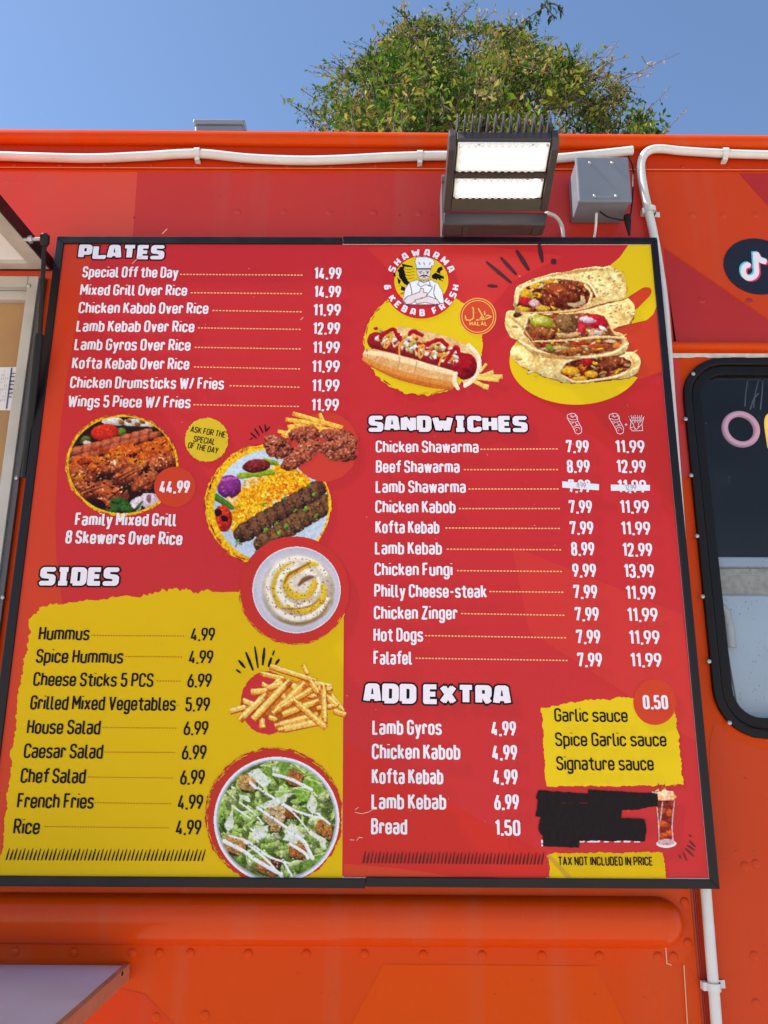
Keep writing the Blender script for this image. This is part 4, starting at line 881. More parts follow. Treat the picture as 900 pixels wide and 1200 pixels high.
p.scatter(340, (240, 420, 700, 760), lambda x, y, r: p.blob(x, y, r.uniform(2, 6), r.uniform(2, 4), r.uniform(0, 180), r.choice([(160, 118, 84), (60, 36, 26), (44, 26, 20), (140, 100, 66), (178, 140, 100)]), None, .5, 4, int(x)), 8, nrm_)
def herb(x, y, rnd): p.blob(x, y, rnd.uniform(4, 13), rnd.uniform(4, 8), rnd.uniform(0, 180), (130, 176, 60), (60, 110, 30), .5, 6, int(x))
for x, y in ((482, 488), (380, 520), (388, 650), (455, 665), (535, 555), (585, 548), (605, 430), (632, 470), (640, 580), (490, 632), (440, 620), (245, 708)): herb(x, y, random.Random(int(x))); herb(x+8, y-8, random.Random(int(y)))
p.build('food_picture', face, L2-.0001)
fl = Flat(L2-.0002); fl.px([ring_pts(381, 523.5, 39.5, 41, 90, .02, 8)]); fl.build('picture_disc', pm('brick', (200, 56, 40)), face)
p = Pic(220, 470, 4.286, 370, 40, 870, 370)
FR = [(525, 62, 780, 135, 13), (490, 92, 690, 118, 12), (660, 60, 690, 120, 11), (480, 190, 540, 120, 12), (450, 150, 520, 165, 11), (500, 130, 600, 120, 12), (560, 165, 640, 130, 12), (600, 130, 760, 150, 12), (540, 110, 560, 180, 11), (640, 130, 700, 175, 12), (470, 165, 560, 185, 12)]
for q in FR[::-1]: p.stick(*q[:4], q[4], None, (246, 196, 92), (196, 118, 36), True, .05, int(q[0]))
for i, (x, y, rx, ry, r) in enumerate([(745, 175, 92, 38, 6), (800, 215, 55, 50, 20), (585, 165, 80, 40, -8), (455, 235, 74, 58, 18), (440, 200, 60, 30, 20), (760, 260, 96, 44, 8), (720, 225, 70, 26, -10), (570, 268, 112, 50, -36), (520, 310, 60, 36, -30)]):
    p.blob(x, y, rx, ry, r, (186, 104, 74), (76, 30, 24), .34, 20, i+2, .5, 1.)
p.scatter(150, (385, 140, 850, 330), lambda x, y, r: p.blob(x, y, r.uniform(3, 14), r.uniform(2, 5), r.uniform(-60, -10), r.choice([(84, 32, 26), (70, 28, 24), (206, 140, 110), (188, 110, 84), (226, 176, 150)]), None, .5, 6, int(x)), 5, lambda x, y: bool(p.a[min(len(p.ys)-1, int(np.searchsorted(p.ys, y))), min(len(p.xs)-1, int(np.searchsorted(p.xs, x)))]) and y > 160)
for i in range(7): p.stick(520+i*24, 325-i*17, 540+i*20, 338-i*17, 3, 3, (120, 50, 30), (100, 40, 24), False)
p.build('food_picture', face, L3-.0001)

# hummus
fl = Flat(L3-.0002); fl.px([torn([(270+x/6, 620+y/6, 1.1 if y > 420 else .5) for x, y in [(450+388*math.cos(rad(a)), 432+382*math.sin(rad(a))) for a in range(0, 360, 8)]], 2, 1, 12)]); fl.build('picture_disc', pm('hummus_red', (194, 44, 34)), face)
p = Pic(270, 620, 6, 150, 115, 785, 740)
d = p.d(465, 428, 312, 306); p.put(ALL, d < 1, np.clip(np.array((206, 200, 212))[None, None]*(1.04-.16*np.clip(p.d(455, 420, 260, 250)-.75, 0, 1)*2-.1*np.clip((300-p.Y)/300, 0, 1))[..., None], 0, 255))
p.put(ALL, (d < 1) & (d > .975), (228, 222, 230))
p.clip = d < .97
p.blob(478, 432, 256, 250, 10, (226, 214, 196), (150, 132, 112), .07, 60, 3, 0, .3)
def arc(cx, cy, rx, ry, a0, a1, n=12): return [(cx+rx*math.cos(rad(a0+(a1-a0)*i/n)), cy+ry*math.sin(rad(a0+(a1-a0)*i/n))) for i in range(n+1)]
p.path(arc(478, 420, 215, 212, 20, 330), 20, (236, 226, 212), (196, 184, 166)); p.path(arc(478, 420, 140, 130, 60, 300), 24, (238, 228, 214), (200, 188, 168))
p.path([(445, 232), (380, 262), (322, 330), (302, 410), (318, 480), (352, 545)], [5, 9, 12, 14, 14, 16], (216, 182, 40), (176, 132, 30), .7)
p.path([(648, 395), (660, 450), (630, 510), (560, 560), (470, 575), (395, 548)], [16, 20, 24, 22, 18, 14], (222, 190, 50), (190, 140, 40), .7)
p.path([(615, 250), (560, 248), (490, 285), (420, 320), (385, 380), (420, 450), (480, 475), (540, 465), (580, 410), (596, 350)], [10, 20, 14, 20, 18, 26, 22, 22, 24, 10], (220, 186, 50), (190, 140, 40), .7)
p.path([(560, 236), (480, 280), (410, 322), (380, 380)], [4, 8, 8, 6], (140, 84, 30)); p.path([(480, 395), (520, 355), (590, 328)], [8, 17, 12], (132, 92, 62), (84, 50, 30))
p.path([(360, 560), (460, 560), (560, 540), (630, 490)], 4, (150, 90, 40)); p.path([(330, 630), (420, 665), (540, 655), (640, 600), (700, 500)], [4, 9, 10, 8, 4], (150, 118, 74))
p.path([(520, 300), (600, 330), (625, 400), (600, 460)], 12, (236, 228, 216), (206, 196, 178))
p.blur(4)
def spk(x, y, rnd): p.blob(x, y, rnd.uniform(2, 5), rnd.uniform(2, 4), 0, rnd.choice([(120, 70, 40), (150, 100, 60), (90, 50, 30), (180, 90, 40)]), None, .2, 5, 1)
p.scatter(230, (240, 190, 715, 665), spk, 3, lambda x, y: ((x-478)/240)**2+((y-430)/235)**2 < 1); p.scatter(60, (380, 490, 680, 600), spk, 5)
p.build('food_picture', face, L4, .95, .035, 10)

# fries
fl = Flat(L2); fl.px([torn([(250+x/5.294, 750+y/5.294) for x, y in [(335+165*math.cos(rad(a)), 390+196*math.sin(rad(a))) for a in range(0, 360, 10)]], 1.6, .8, 14)]); fl.build('picture_disc', RED, face)
p = Pic(250, 750, 5.294, 85, 135, 835, 575)
FRY = [(350, 160, 640, 252, 19), (290, 206, 440, 240, 17), (556, 150, 585, 212, 15), (590, 260, 738, 285, 17), (730, 335, 806, 440, 15), (700, 345, 770, 410, 20), (640, 420, 752, 408, 17), (350, 300, 420, 240, 18), (300, 268, 350, 300, 15), (232, 322, 340, 312, 22), (600, 250, 650, 330, 20), (480, 270, 560, 330, 20), (420, 330, 470, 400, 18), (540, 330, 640, 350, 18), (745, 438, 822, 464, 18), (100, 442, 215, 408, 19), (180, 372, 255, 402, 19), (300, 485, 304, 545, 19), (345, 478, 395, 498, 18), (160, 497, 330, 335, 22), (330, 300, 430, 265, 18), (430, 462, 655, 376, 22), (380, 535, 650, 462, 22), (400, 560, 705, 496, 21), (245, 492, 475, 246, 24), (370, 456, 570, 266, 23), (420, 418, 610, 306, 18), (652, 300, 740, 300, 16), (682, 278, 690, 512, 18), (498, 372, 697, 545, 19)]
p.blob(500, 380, 240, 130, -5, (214, 140, 52), (150, 74, 24), .2, 40, 2)
for i, q in enumerate(FRY):
    dx, dy = q[2]-q[0], q[3]-q[1]; L = math.hypot(dx, dy); o = (-dy/L*3, dx/L*3)
    p.stick(q[0]+2, q[1]+5, q[2]+2, q[3]+5, q[4]*1.05, None, (168, 88, 26), (150, 70, 20), True)
    cc = [(244, 200, 112), (240, 188, 92), (236, 176, 84), (248, 210, 130)][i % 4]; p.stick(*q[:4], q[4]*.92, q[4]*(.78+.14*(i % 3)), cc, (206, 122, 40), True, .12, i)
    for e_, f_ in ((0, .07), (1, .93)):
        if (i+e_) % 3: p.stick(q[0]+dx*max(0, f_-.06), q[1]+dy*max(0, f_-.06), q[0]+dx*min(1, f_+.06), q[1]+dy*min(1, f_+.06), q[4]*.86, None, (206, 116, 42), (170, 84, 26), True, .2, i)
    p.stick(q[0]-o[0], q[1]-abs(o[1])-3, q[2]-o[0], q[3]-abs(o[1])-3, q[4]*.36, None, (250, 218, 142), (236, 188, 96), True, .1, i+2)
p.build('food_picture', face, L3)

# salad
T = (230, 860, 4.737)
fl = Flat(L3-.0002); fl.px([torn([(T[0]+x/T[2], min(T[1]+y/T[2], 1031), 1.5 if y < 800 else 0) for x, y in [(432+383*math.cos(rad(a)), 458+382*math.sin(rad(a))) for a in range(0, 360, 6)] if x < 812], 2, 1, 15)]); fl.build('picture_disc', pm('salad_red', (190, 42, 30)), face)
p = Pic(*T, 85, 95, 810, 818)
p.disc(446, 478, 350, 352, (222, 220, 226)); d = p.d(446, 478, 334, 336)
p.put(ALL, d < 1.0, (168, 170, 172)); p.clip = d < .97; p.put(ALL, d < .97, np.array((92, 112, 48))*(.6+.7*vn(p.X, p.Y, 40, 2))[..., None])
rnd = random.Random(21)
GR = [(146, 176, 78), (168, 196, 100), (112, 146, 56), (192, 208, 130), (210, 220, 164), (84, 118, 44), (176, 198, 108), (198, 206, 140)]
for i in range(300):
    a = rnd.uniform(0, 6.28); r = 320*math.sqrt(rnd.random()); c = rnd.choice(GR); p.blob(446+r*math.cos(a), 478+r*math.sin(a), rnd.uniform(14, 60), rnd.uniform(8, 22), rnd.uniform(0, 180), c, tuple(.55*q for q in c), .7, rnd.uniform(8, 20), i, .25, .9)
for l in ([(355, 175), (420, 150), (440, 200), (380, 215)], [(440, 170), (462, 112), (480, 135), (526, 150), (515, 210), (470, 215)], [(530, 155), (625, 200), (600, 222), (530, 180)], [(600, 240), (640, 225), (712, 320), (680, 345), (590, 280)], [(112, 400), (140, 355), (165, 380), (150, 470), (120, 505)], [(165, 312), (215, 350), (225, 372), (185, 345)], [(250, 430), (340, 420), (350, 470), (300, 500), (255, 470)], [(440, 320), (500, 300), (530, 320), (480, 350), (440, 345)], [(620, 690), (700, 650), (725, 660), (715, 690), (640, 730), (605, 780)], [(360, 780), (480, 800), (440, 818), (360, 815)], [(540, 300), (620, 290), (640, 380), (560, 370)]):
    c = rnd.choice([(150, 190, 76), (130, 172, 66), (176, 208, 110), (110, 160, 50)]); p.poly(l, c, .6, tuple(.6*q for q in c), 16, 3, 10)
    for j in range(3): t = rnd.random(); p.path([l[0], tuple((np.array(l[1])*t+np.array(l[2])*(1-t)))], 2, (206, 222, 160), sm=False)
def crouton(x, y, rx, ry, r, c, sd):
    p.blob(x+4, y+8, rx, ry, r, (70, 64, 28), (46, 44, 20), .3); a = math.radians(r+12); q = [(x+rx*u*math.cos(a)-ry*v*math.sin(a), y+rx*u*math.sin(a)+ry*v*math.cos(a)) for u, v in ((-.86, -.7), (-.2, -.95), (.8, -.8), (.95, .1), (.75, .85), (-.1, .9), (-.9, .7))]
    p.poly(q, c, .7, tuple(.6*k for k in c), 12, sd, 12); p.poly([(x+(k[0]-x)*.98, y+(k[1]-y)*.98) for k in q[3:]]+[(x, y+.2*ry)], tuple(.86*k for k in c), .8, tuple(.5*k for k in c), 9, sd+2, 10)
    for j in range(14): rr = random.Random(sd*40+j); p.blob(x+rr.uniform(-.6, .6)*rx, y+rr.uniform(-.6, .6)*ry, rr.uniform(2, 6), rr.uniform(2, 4), 0, rr.choice([(240, 210, 150), (140, 80, 36), (120, 66, 30)]), None, .5, 4, j)
for i, q in enumerate([(285, 272, 58, 48, 0, (222, 172, 104)), (545, 245, 48, 44, 10, (196, 122, 60)), (440, 450, 62, 72, 20, (226, 196, 144)), (705, 520, 50, 42, 15, (206, 140, 66)), (735, 560, 22, 30, 0, (186, 110, 50)), (215, 615, 70, 54, 0, (214, 156, 92)), (570, 645, 62, 48, -10, (190, 118, 60)), (395, 745, 72, 42, 10, (190, 124, 74)), (525, 435, 40, 34, 0, (178, 96, 44)), (440, 715, 30, 40, 20, (120, 56, 32)), (440, 520, 30, 22, 0, (216, 170, 110))]): crouton(*q, i)
for l in ([(280, 215), (345, 190), (425, 262), (370, 300)], [(205, 412), (212, 490), (182, 555), (158, 500)], [(298, 522), (412, 500), (375, 575), (335, 612)], [(520, 490), (602, 562), (560, 612), (478, 592)], [(612, 520), (722, 580), (722, 642), (640, 570)], [(635, 330), (668, 360), (672, 410), (640, 445), (612, 400)], [(340, 400), (530, 325), (500, 380), (380, 420)], [(420, 190), (455, 180), (465, 205), (425, 215)], [(230, 330), (290, 340), (300, 375), (250, 370)]): p.poly(l, (222, 224, 214), .5, (176, 186, 150), 26, int(l[0][0]) % 9, 14)
for l, r in (([(155, 595), (260, 650), (330, 700), (470, 780)], 11), ([(185, 565), (290, 600), (400, 680), (520, 720)], 6), ([(345, 300), (420, 350), (560, 430), (700, 470)], 7), ([(430, 225), (520, 250), (640, 310)], 9), ([(500, 545), (590, 590), (645, 690)], 11), ([(520, 610), (600, 660), (620, 690)], 9), ([(340, 410), (430, 470), (500, 520)], 8), ([(270, 600), (380, 690), (480, 800)], 7), ([(240, 380), (320, 440), (370, 500)], 5), ([(430, 360), (540, 440), (640, 560)], 5), ([(300, 270), (330, 300)], 9), ([(670, 440), (740, 500)], 6), ([(200, 400), (300, 470)], 5), ([(480, 700), (530, 790)], 7)): p.path(l, r, (228, 228, 226), (206, 208, 200), .2, 3)
p.scatter(420, (130, 150, 760, 800), lambda x, y, r: p.blob(x, y, r.uniform(2, 5), r.uniform(2, 4), 0, r.choice([(230, 232, 214), (210, 220, 170), (60, 80, 30), (120, 150, 60)]), None, .2, 4), 31)
p.build('food_picture', face, L4, .98, .12, 9)

# hot dog
T = (410, 280, 4.737)
fl = Flat(L2); fl.px([torn([(T[0]+x/T[2], T[1]+y/T[2], 1.3) for x, y in [(408+330*math.cos(rad(a)), 574+293*math.sin(rad(a))) for a in range(0, 360, 8)]], 1.6, 1, 16)]); fl.build('picture_disc', YEL2, face)
p = Pic(*T, 55, 470, 870, 860)
for q in ((700, 760, 850, 765, 13), (700, 775, 800, 735, 12), (690, 790, 770, 830, 13), (720, 740, 760, 690, 10), (690, 770, 830, 785, 12), (735, 815, 772, 825, 16)): p.stick(*q, None, (240, 206, 110), (196, 140, 50), True)
p.poly([(235, 500), (270, 484), (400, 505), (560, 545), (660, 590), (720, 660), (725, 720), (690, 780), (640, 820), (560, 700), (300, 560)], (236, 204, 150), .35, (206, 140, 76), 40, 2, 6)
p.path([(660, 590), (712, 650), (716, 720), (680, 785), (640, 815)], 13, (240, 226, 196), (214, 184, 140))
p.stick(145, 565, 640, 700, 50, 62, (172, 40, 44), (84, 16, 24), False, .1, 3); p.stick(150, 555, 560, 655, 9, 9, (226, 130, 120), (200, 70, 66), False)
p.blob(640, 708, 66, 74, 10, (184, 30, 40), (96, 10, 22), .06, 40, 2, .3, .3); p.blob(565, 675, 40, 16, 10, (236, 190, 190), (200, 80, 80), .3)
for j in range(6): p.stick(655, 730, 655+46*math.cos(j*.9-1), 730+40*math.sin(j*.9-1), 2.4, 1, (110, 10, 24), None, False)
p.poly([(68, 640), (85, 612), (140, 612), (300, 650), (480, 705), (580, 740), (590, 800), (570, 835), (480, 815), (300, 770), (140, 720), (80, 680)], (232, 196, 140), .2, (196, 110, 44), 60, 3, 8)
p.path([(110, 690), (250, 755), (420, 800), (560, 826)], [16, 20, 22, 16], (202, 116, 46), (184, 92, 30)); p.path([(80, 668), (200, 722), (400, 775), (570, 810)], 14, (216, 142, 66), (206, 126, 52)); p.path([(85, 630), (200, 645), (400, 700), (570, 745)], [10, 16, 18, 14], (240, 214, 168), (232, 196, 140)); p.path([(590, 745), (580, 790), (600, 830)], [9, 15, 12], (238, 222, 190), (214, 184, 140))
for x0, y0, x1, y1 in ((150, 650, 130, 700), (278, 655, 264, 735), (372, 680, 358, 745)): p.stick(x0, y0, x1, y1, 2, 2, (206, 150, 90), None, False)
rnd = random.Random(6)
for i in range(190):
    t = rnd.random(); x = 150+430*t+rnd.uniform(-20, 20); y = 530+125*t+rnd.uniform(-38, 40); c = rnd.choice([(206, 30, 44), (178, 20, 36), (240, 232, 206), (232, 220, 170), (236, 150, 50), (196, 184, 90), (240, 236, 226)]); p.blob(x, y, rnd.uniform(8, 22), rnd.uniform(6, 12), rnd.uniform(0, 180), c, tuple(.65*q for q in c), .5, 9, i, .5)
for l in ([(170, 550), (200, 520), (240, 500), (260, 530), (280, 560)], [(330, 530), (350, 512), (400, 535)], [(430, 590), (460, 570), (500, 560), (540, 590)], [(530, 690), (560, 640), (590, 600), (610, 640)]): p.path(l, 11, (182, 26, 40), (124, 12, 26), .7)
for l in ([(190, 600), (200, 570), (225, 550), (238, 525), (230, 560), (200, 605)], [(275, 640), (275, 600), (295, 565)], [(385, 655), (385, 610), (410, 590), (405, 640), (390, 662)], [(495, 700), (510, 660), (540, 640)]): p.path(l, 5.5, (236, 164, 70), (210, 120, 40), .5)
p.build('food_picture', face, L3, .96, .08)

# stacked wraps
p = Pic(*G, 115, 110, 760, 670)
def fill_in(poly, n, seed, dark=(104, 44, 24)):
    poly = p.closed(poly); keep = p.clip.copy(); a = np.zeros(p.X.shape, bool); old = p.c.copy(); k = p.poly(poly, dark, .5, (66, 24, 16), 14, seed, 8)
    q = np.array(poly, float); msk = np.zeros(p.X.shape, bool); w = p.win(q[:, 0].min()-3, q[:, 1].min()-3, q[:, 0].max()+3, q[:, 1].max()+3); msk[w] = k; p.clip = msk
    rnd = random.Random(seed); x0, y0, x1, y1 = q[:, 0].min(), q[:, 1].min(), q[:, 0].max(), q[:, 1].max()
    for i in range(n):
        c = rnd.choice([(176, 106, 64), (150, 80, 48), (196, 126, 76), (130, 62, 38), (236, 180, 50), (238, 190, 60), (206, 60, 40), (186, 40, 44), (236, 210, 160), (228, 128, 40), (222, 186, 130)])
        p.blob(rnd.uniform(x0, x1), rnd.uniform(y0, y1), rnd.uniform(7, 26), rnd.uniform(4, 9), rnd.uniform(-50, 50), c, tuple(.45*v for v in c), .6, 7, i, .4, 1.)
    return keep
TORT = (250, 230, 176); TD = (206, 164, 98)
def tort(pts, seed):
    pts = p.closed(pts)
    p.poly([(x+2, y+5) for x, y in pts], (120, 70, 34), 0, None, 16, seed, 8); msk0 = p.poly(pts, TORT, .7, TD, 30, seed, 8)
    qq = np.array(pts); w0 = p.win(qq[:, 0].min()-3, qq[:, 1].min()-3, qq[:, 0].max()+3, qq[:, 1].max()+3); hh = np.clip((p.Y[w0]-qq[:, 1].min())/(qq[:, 1].max()-qq[:, 1].min()), 0, 1); sh0 = 1.06-.34*hh**2.2
    p.c[w0][msk0] = np.clip(p.c[w0]*sh0[..., None]*np.array((1, .985, .94)), 0, 255)[msk0]
    q = np.array(pts, float); rnd = random.Random(seed)
    k = p.clip.copy(); msk = np.zeros(p.X.shape, bool); w = p.win(q[:, 0].min()-3, q[:, 1].min()-3, q[:, 0].max()+3, q[:, 1].max()+3); x = p.X[w]; y = p.Y[w]
    for i in range(26): p.blob(rnd.uniform(q[:, 0].min()+30, q[:, 0].max()-20), rnd.uniform(q[:, 1].min()+20, q[:, 1].max()-20), rnd.uniform(5, 18), rnd.uniform(3, 8), rnd.uniform(-30, 10), rnd.choice([(222, 186, 124), (212, 170, 108), (244, 228, 186)]), None if i % 2 else (206, 170, 110), .5, 8, i)
W3 = [(150, 525), (175, 482), (260, 505), (430, 540), (560, 525), (700, 518), (742, 540), (744, 590), (700, 632), (560, 650), (430, 660), (350, 645), (200, 585)]
W2 = [(124, 345), (170, 328), (420, 328), (640, 288), (700, 278), (720, 345), (690, 388), (620, 415), (668, 440), (692, 490), (640, 534), (480, 545), (280, 532), (190, 475), (135, 425)]
W1 = [(165, 290), (188, 212), (340, 158), (580, 124), (655, 148), (680, 200), (668, 270), (560, 298), (440, 330), (200, 338), (166, 312)]
tort(W3, 3); k = fill_in([(383, 592), (420, 560), (560, 534), (650, 538), (702, 575), (640, 622), (460, 650), (390, 625)], 110, 4)
for q in ((425, 605, 40, 20, 5), (520, 620, 30, 16, 0), (470, 640, 34, 10, 0)): p.blob(*q, (238, 190, 60), (176, 110, 20), .3, 12, 3)
meaty(p, 610, 572, 60, 36, -10, 3, (150, 82, 46)); p.blob(500, 560, 26, 20, 0, (196, 44, 50), (130, 20, 30), .4); p.clip = k
p.path([(383, 592), (420, 558), (560, 532), (660, 536), (735, 556)], 5, (244, 228, 186), TD); p.path([(390, 628), (460, 655), (640, 628), (738, 585)], 5, (244, 226, 180), TD); p.path([(700, 540), (715, 570), (690, 610)], 4, (206, 160, 100))
tort(W2, 5); k = fill_in([(205, 425), (225, 385), (245, 352), (340, 345), (560, 346), (602, 395), (620, 430), (662, 470), (620, 512), (480, 532), (380, 536), (285, 508), (240, 465)], 190, 6, (166, 100, 62))
p.blob(292, 378, 56, 28, 8, (196, 192, 72), (120, 116, 26), .2, 14, 2, .3); p.blob(288, 372, 36, 13, 5, (222, 218, 140), (180, 176, 70), .5, 8)
meaty(p, 405, 385, 58, 42, 20, 7, (156, 116, 74), (80, 50, 30)); meaty(p, 300, 430, 60, 30, 20, 8, (172, 110, 60))
for q in ((480, 395, 22, 44, 10, (214, 60, 76)), (545, 380, 48, 30, 10, (206, 40, 60)), (500, 370, 40, 14, 10, (240, 214, 220)), (540, 428, 34, 12, 10, (236, 222, 224)), (575, 412, 22, 9, 30, (240, 232, 226)), (520, 440, 12, 30, 20, (226, 170, 130)), (430, 440, 44, 11, -10, (226, 180, 124)), (380, 500, 44, 10, 4, (226, 190, 110)), (560, 490, 60, 9, 0, (196, 90, 50)), (470, 480, 50, 7, 3, (186, 60, 36)), (440, 510, 40, 8, -4, (210, 130, 60)), (610, 470, 30, 8, 6, (226, 200, 160)), (330, 500, 26, 14, 40, (150, 150, 60)), (640, 490, 24, 14, 0, (226, 130, 60))): p.blob(*q[:5], q[5], tuple(.6*v for v in q[5]), .4, 14, int(q[0]), .2)
p.clip = k
p.path([(205, 430), (222, 385), (240, 350), (340, 336), (480, 330), (640, 300)], [4, 5, 6, 6, 5, 3], (246, 230, 190), TD); p.path([(190, 470), (285, 516), (400, 545), (600, 528), (688, 480)], 6, (244, 224, 176), TD); p.path([(250, 470), (400, 465), (560, 450), (680, 455)], [3, 5, 6, 5], (240, 214, 160), (190, 130, 70)); p.path([(160, 365), (200, 400), (250, 465)], [6, 5, 3], (206, 166, 104)); p.blob(185, 345, 24, 14, -20, (110, 66, 34), (80, 40, 20), .3)
tort(W1, 7); k = fill_in([(178, 292), (205, 228), (330, 184), (440, 190), (505, 208), (540, 262), (500, 296), (440, 322), (230, 336), (190, 320)], 150, 9)
for q in ((220, 250, 34, 22, 10, (240, 190, 50)), (262, 212, 26, 15, -20, (242, 196, 60)), (322, 194, 22, 12, 0, (238, 180, 50)), (215, 285, 34, 20, 10, (204, 50, 60)), (258, 295, 24, 18, 0, (236, 190, 190)), (300, 318, 34, 12, 5, (240, 190, 70)), (455, 225, 14, 42, 40, (236, 140, 40)), (450, 285, 44, 28, -10, (230, 200, 150)), (210, 322, 30, 12, 0, (236, 190, 60))): p.blob(*q[:5], q[5], tuple(.62*v for v in q[5]), .3, 12, int(q[0]), .2)
meaty(p, 390, 250, 84, 36, 22, 4, (160, 84, 46)); meaty(p, 430, 215, 50, 26, 20, 6, (150, 76, 44)); meaty(p, 340, 285, 60, 22, 20, 8, (140, 72, 40)); p.clip = k
p.path([(178, 295), (205, 226), (330, 180), (440, 186), (508, 206), (545, 262)], 5, (246, 230, 190), TD); p.path([(490, 212), (520, 250), (510, 292)], 6, (240, 216, 166), TD); p.path([(200, 340), (330, 336), (440, 328), (560, 296), (665, 270)], 4, (226, 190, 130), TD)
for i in range(7): p.path([(300+i*36, 176-i*5), (400+i*36, 152-i*3), (530+i*20, 134+i*3)], 1.6, (196, 152, 92))
p.scatter(45, (440, 140, 670, 260), lambda x, y, r: p.blob(x, y, r.uniform(2, 8), r.uniform(1.5, 4), r.uniform(-40, 10), r.choice([(216, 176, 110), (206, 160, 96), (222, 186, 120)]), None, .5, 5, int(x)), 3)
p.scatter(26, (600, 300, 715, 390), lambda x, y, r: p.blob(x, y, r.uniform(2, 7), r.uniform(1.5, 4), r.uniform(-40, 10), r.choice([(206, 160, 96), (190, 142, 80)]), None, .5, 5, int(x)), 4)
for i in range(6): p.path([(215+i*10, 505+i*7), (330+i*10, 530+i*4), (470, 545+i)], 1.6, (190, 146, 88))
p.build('food_picture', face, L4, 1.06, .13, 8)

def flecks(cx, cy, rx, ry, m, n, seed, a0=0, a1=360, r0=.955, r1=1.0, w=.75):
    rnd = random.Random(seed); fl = Flat(L3-.00028)
    for i in range(n):
        a = rnd.uniform(a0, a1); r = rnd.uniform(r0, r1); l = rnd.uniform(2.5, 7); tilt = rnd.uniform(-.012, .012)
        fl.px(stroke_polys([(cx+rx*(r+tilt*k)*math.cos(rad(a+l*k)), cy+ry*(r+tilt*k)*math.sin(rad(a+l*k))) for k in (0, .5, 1)], w*rnd.uniform(.6, 1.2), 6))
    return fl.build('brush_flecks', m, face, kind='stuff')
flecks(60+373/4.5, 470+338/4.5, 300/4.5, 270/4.5, DRED, 46, 1, 130, 340, .965, 1.0, .6)
flecks(220+402/4.286, 470+522/4.286, 318/4.286, 308/4.286, RED, 60, 2, 100, 265, .95, 1.0)
flecks(270+450/6, 620+432/6, 388/6, 382/6, YEL, 40, 3, 20, 175, .975, 1.01, .7)
flecks(230+432/4.737, 860+458/4.737, 383/4.737, 382/4.737, YEL, 80, 4, 130, 330, .96, 1.0, .7)
flecks(410+408/4.737, 280+574/4.737, 330/4.737, 293/4.737, RED, 36, 5, 60, 250, .965, 1.0, .7)
# round emblem with the cook
T = (420, 285, 6.0)
fl = Flat(L3); fl.px([ring_pts(T[0]+442/6, T[1]+290/6, 258/6, 240/6, 60)]); fl.build('emblem_ring', pm('emblem_red', (200, 36, 42)), face)
fl = Flat(L3-.0001); fl.px([ring_pts(T[0]+442/6, T[1]+264/6, 190/6, 172/6, 60)]); fl.build('emblem_disc', YEL2, face)
p = Pic(*T, 230, 90, 640, 445, .5)
K = (36, 28, 26); Wh = (226, 226, 234)
p.poly([(275, 185), (295, 165), (320, 165), (335, 240), (365, 285), (345, 300), (310, 280), (285, 230)], K, edge=8); p.poly([(300, 140), (340, 150), (385, 160), (380, 172), (310, 165)], K)
for y in (180, 200, 222, 245): p.path([(322, y), (350, y+6), (392, y-2)], 3, K)
for l in ([(240, 195), (262, 215), (268, 240), (250, 235)], [(270, 230), (300, 262), (290, 290), (330, 310), (320, 340), (295, 330), (300, 305), (278, 280)], [(275, 290), (290, 300), (280, 308)]): p.poly(l, K, edge=6)
for l in ([(560, 170), (590, 160), (600, 185), (575, 200), (580, 220), (545, 205)], [(510, 225), (540, 205), (600, 230), (605, 250), (570, 250), (545, 260), (520, 245)], [(560, 235), (612, 275), (590, 268), (565, 262)]): p.poly(l, K, edge=8)
def outl(pts, col, lw=4):
    p.path(list(pts)+[pts[0]], lw, K, sm=False); p.poly(pts, col)
outl([(360, 275), (410, 258), (460, 268), (510, 258), (560, 285), (590, 340), (602, 420), (560, 432), (330, 432), (312, 400), (330, 320)], Wh)
outl([(412, 165), (505, 165), (508, 215), (495, 245), (460, 258), (430, 248), (412, 215)], (222, 208, 206))
outl([(398, 130), (405, 100), (440, 96), (480, 98), (520, 110), (535, 130), (530, 155), (512, 162), (510, 185), (410, 185), (408, 160)], Wh)
p.stick(410, 178, 510, 178, 3, 3, K, K, False); p.path([(435, 150), (425, 135)], 2, K); p.path([(465, 152), (460, 138)], 2, K); p.path([(500, 150), (505, 138)], 2, K)
p.path([(432, 234), (450, 228), (462, 232), (478, 228), (492, 234)], [2, 5, 4, 5, 2], K); p.stick(425, 203, 445, 200, 2.5, 2.5, K, K, False); p.stick(475, 200, 495, 203, 2.5, 2.5, K, K, False)
p.blob(437, 211, 4, 4, 0, K); p.blob(485, 211, 4, 4, 0, K); p.path([(460, 205), (456, 222), (466, 222)], 1.6, (120, 90, 90)); p.path([(450, 243), (472, 243)], 1.6, K)
outl([(430, 265), (460, 280), (495, 265), (505, 295), (470, 290), (440, 305), (418, 290)], Wh, 3)
p.path([(360, 280), (375, 340), (370, 380)], 2, K); p.path([(540, 290), (530, 350), (545, 390)], 2, K); p.path([(490, 300), (520, 310), (480, 370)], 1.6, K)
outl([(320, 400), (345, 375), (430, 345), (440, 318), (455, 320), (458, 345), (480, 350), (478, 378), (440, 385), (370, 425), (335, 428)], (222, 206, 206), 3)
outl([(400, 400), (450, 388), (490, 372), (550, 395), (575, 425), (540, 430), (470, 415), (410, 425)], (222, 206, 206), 3)
p.build('emblem_cook', face, L4, 1.04, 0)
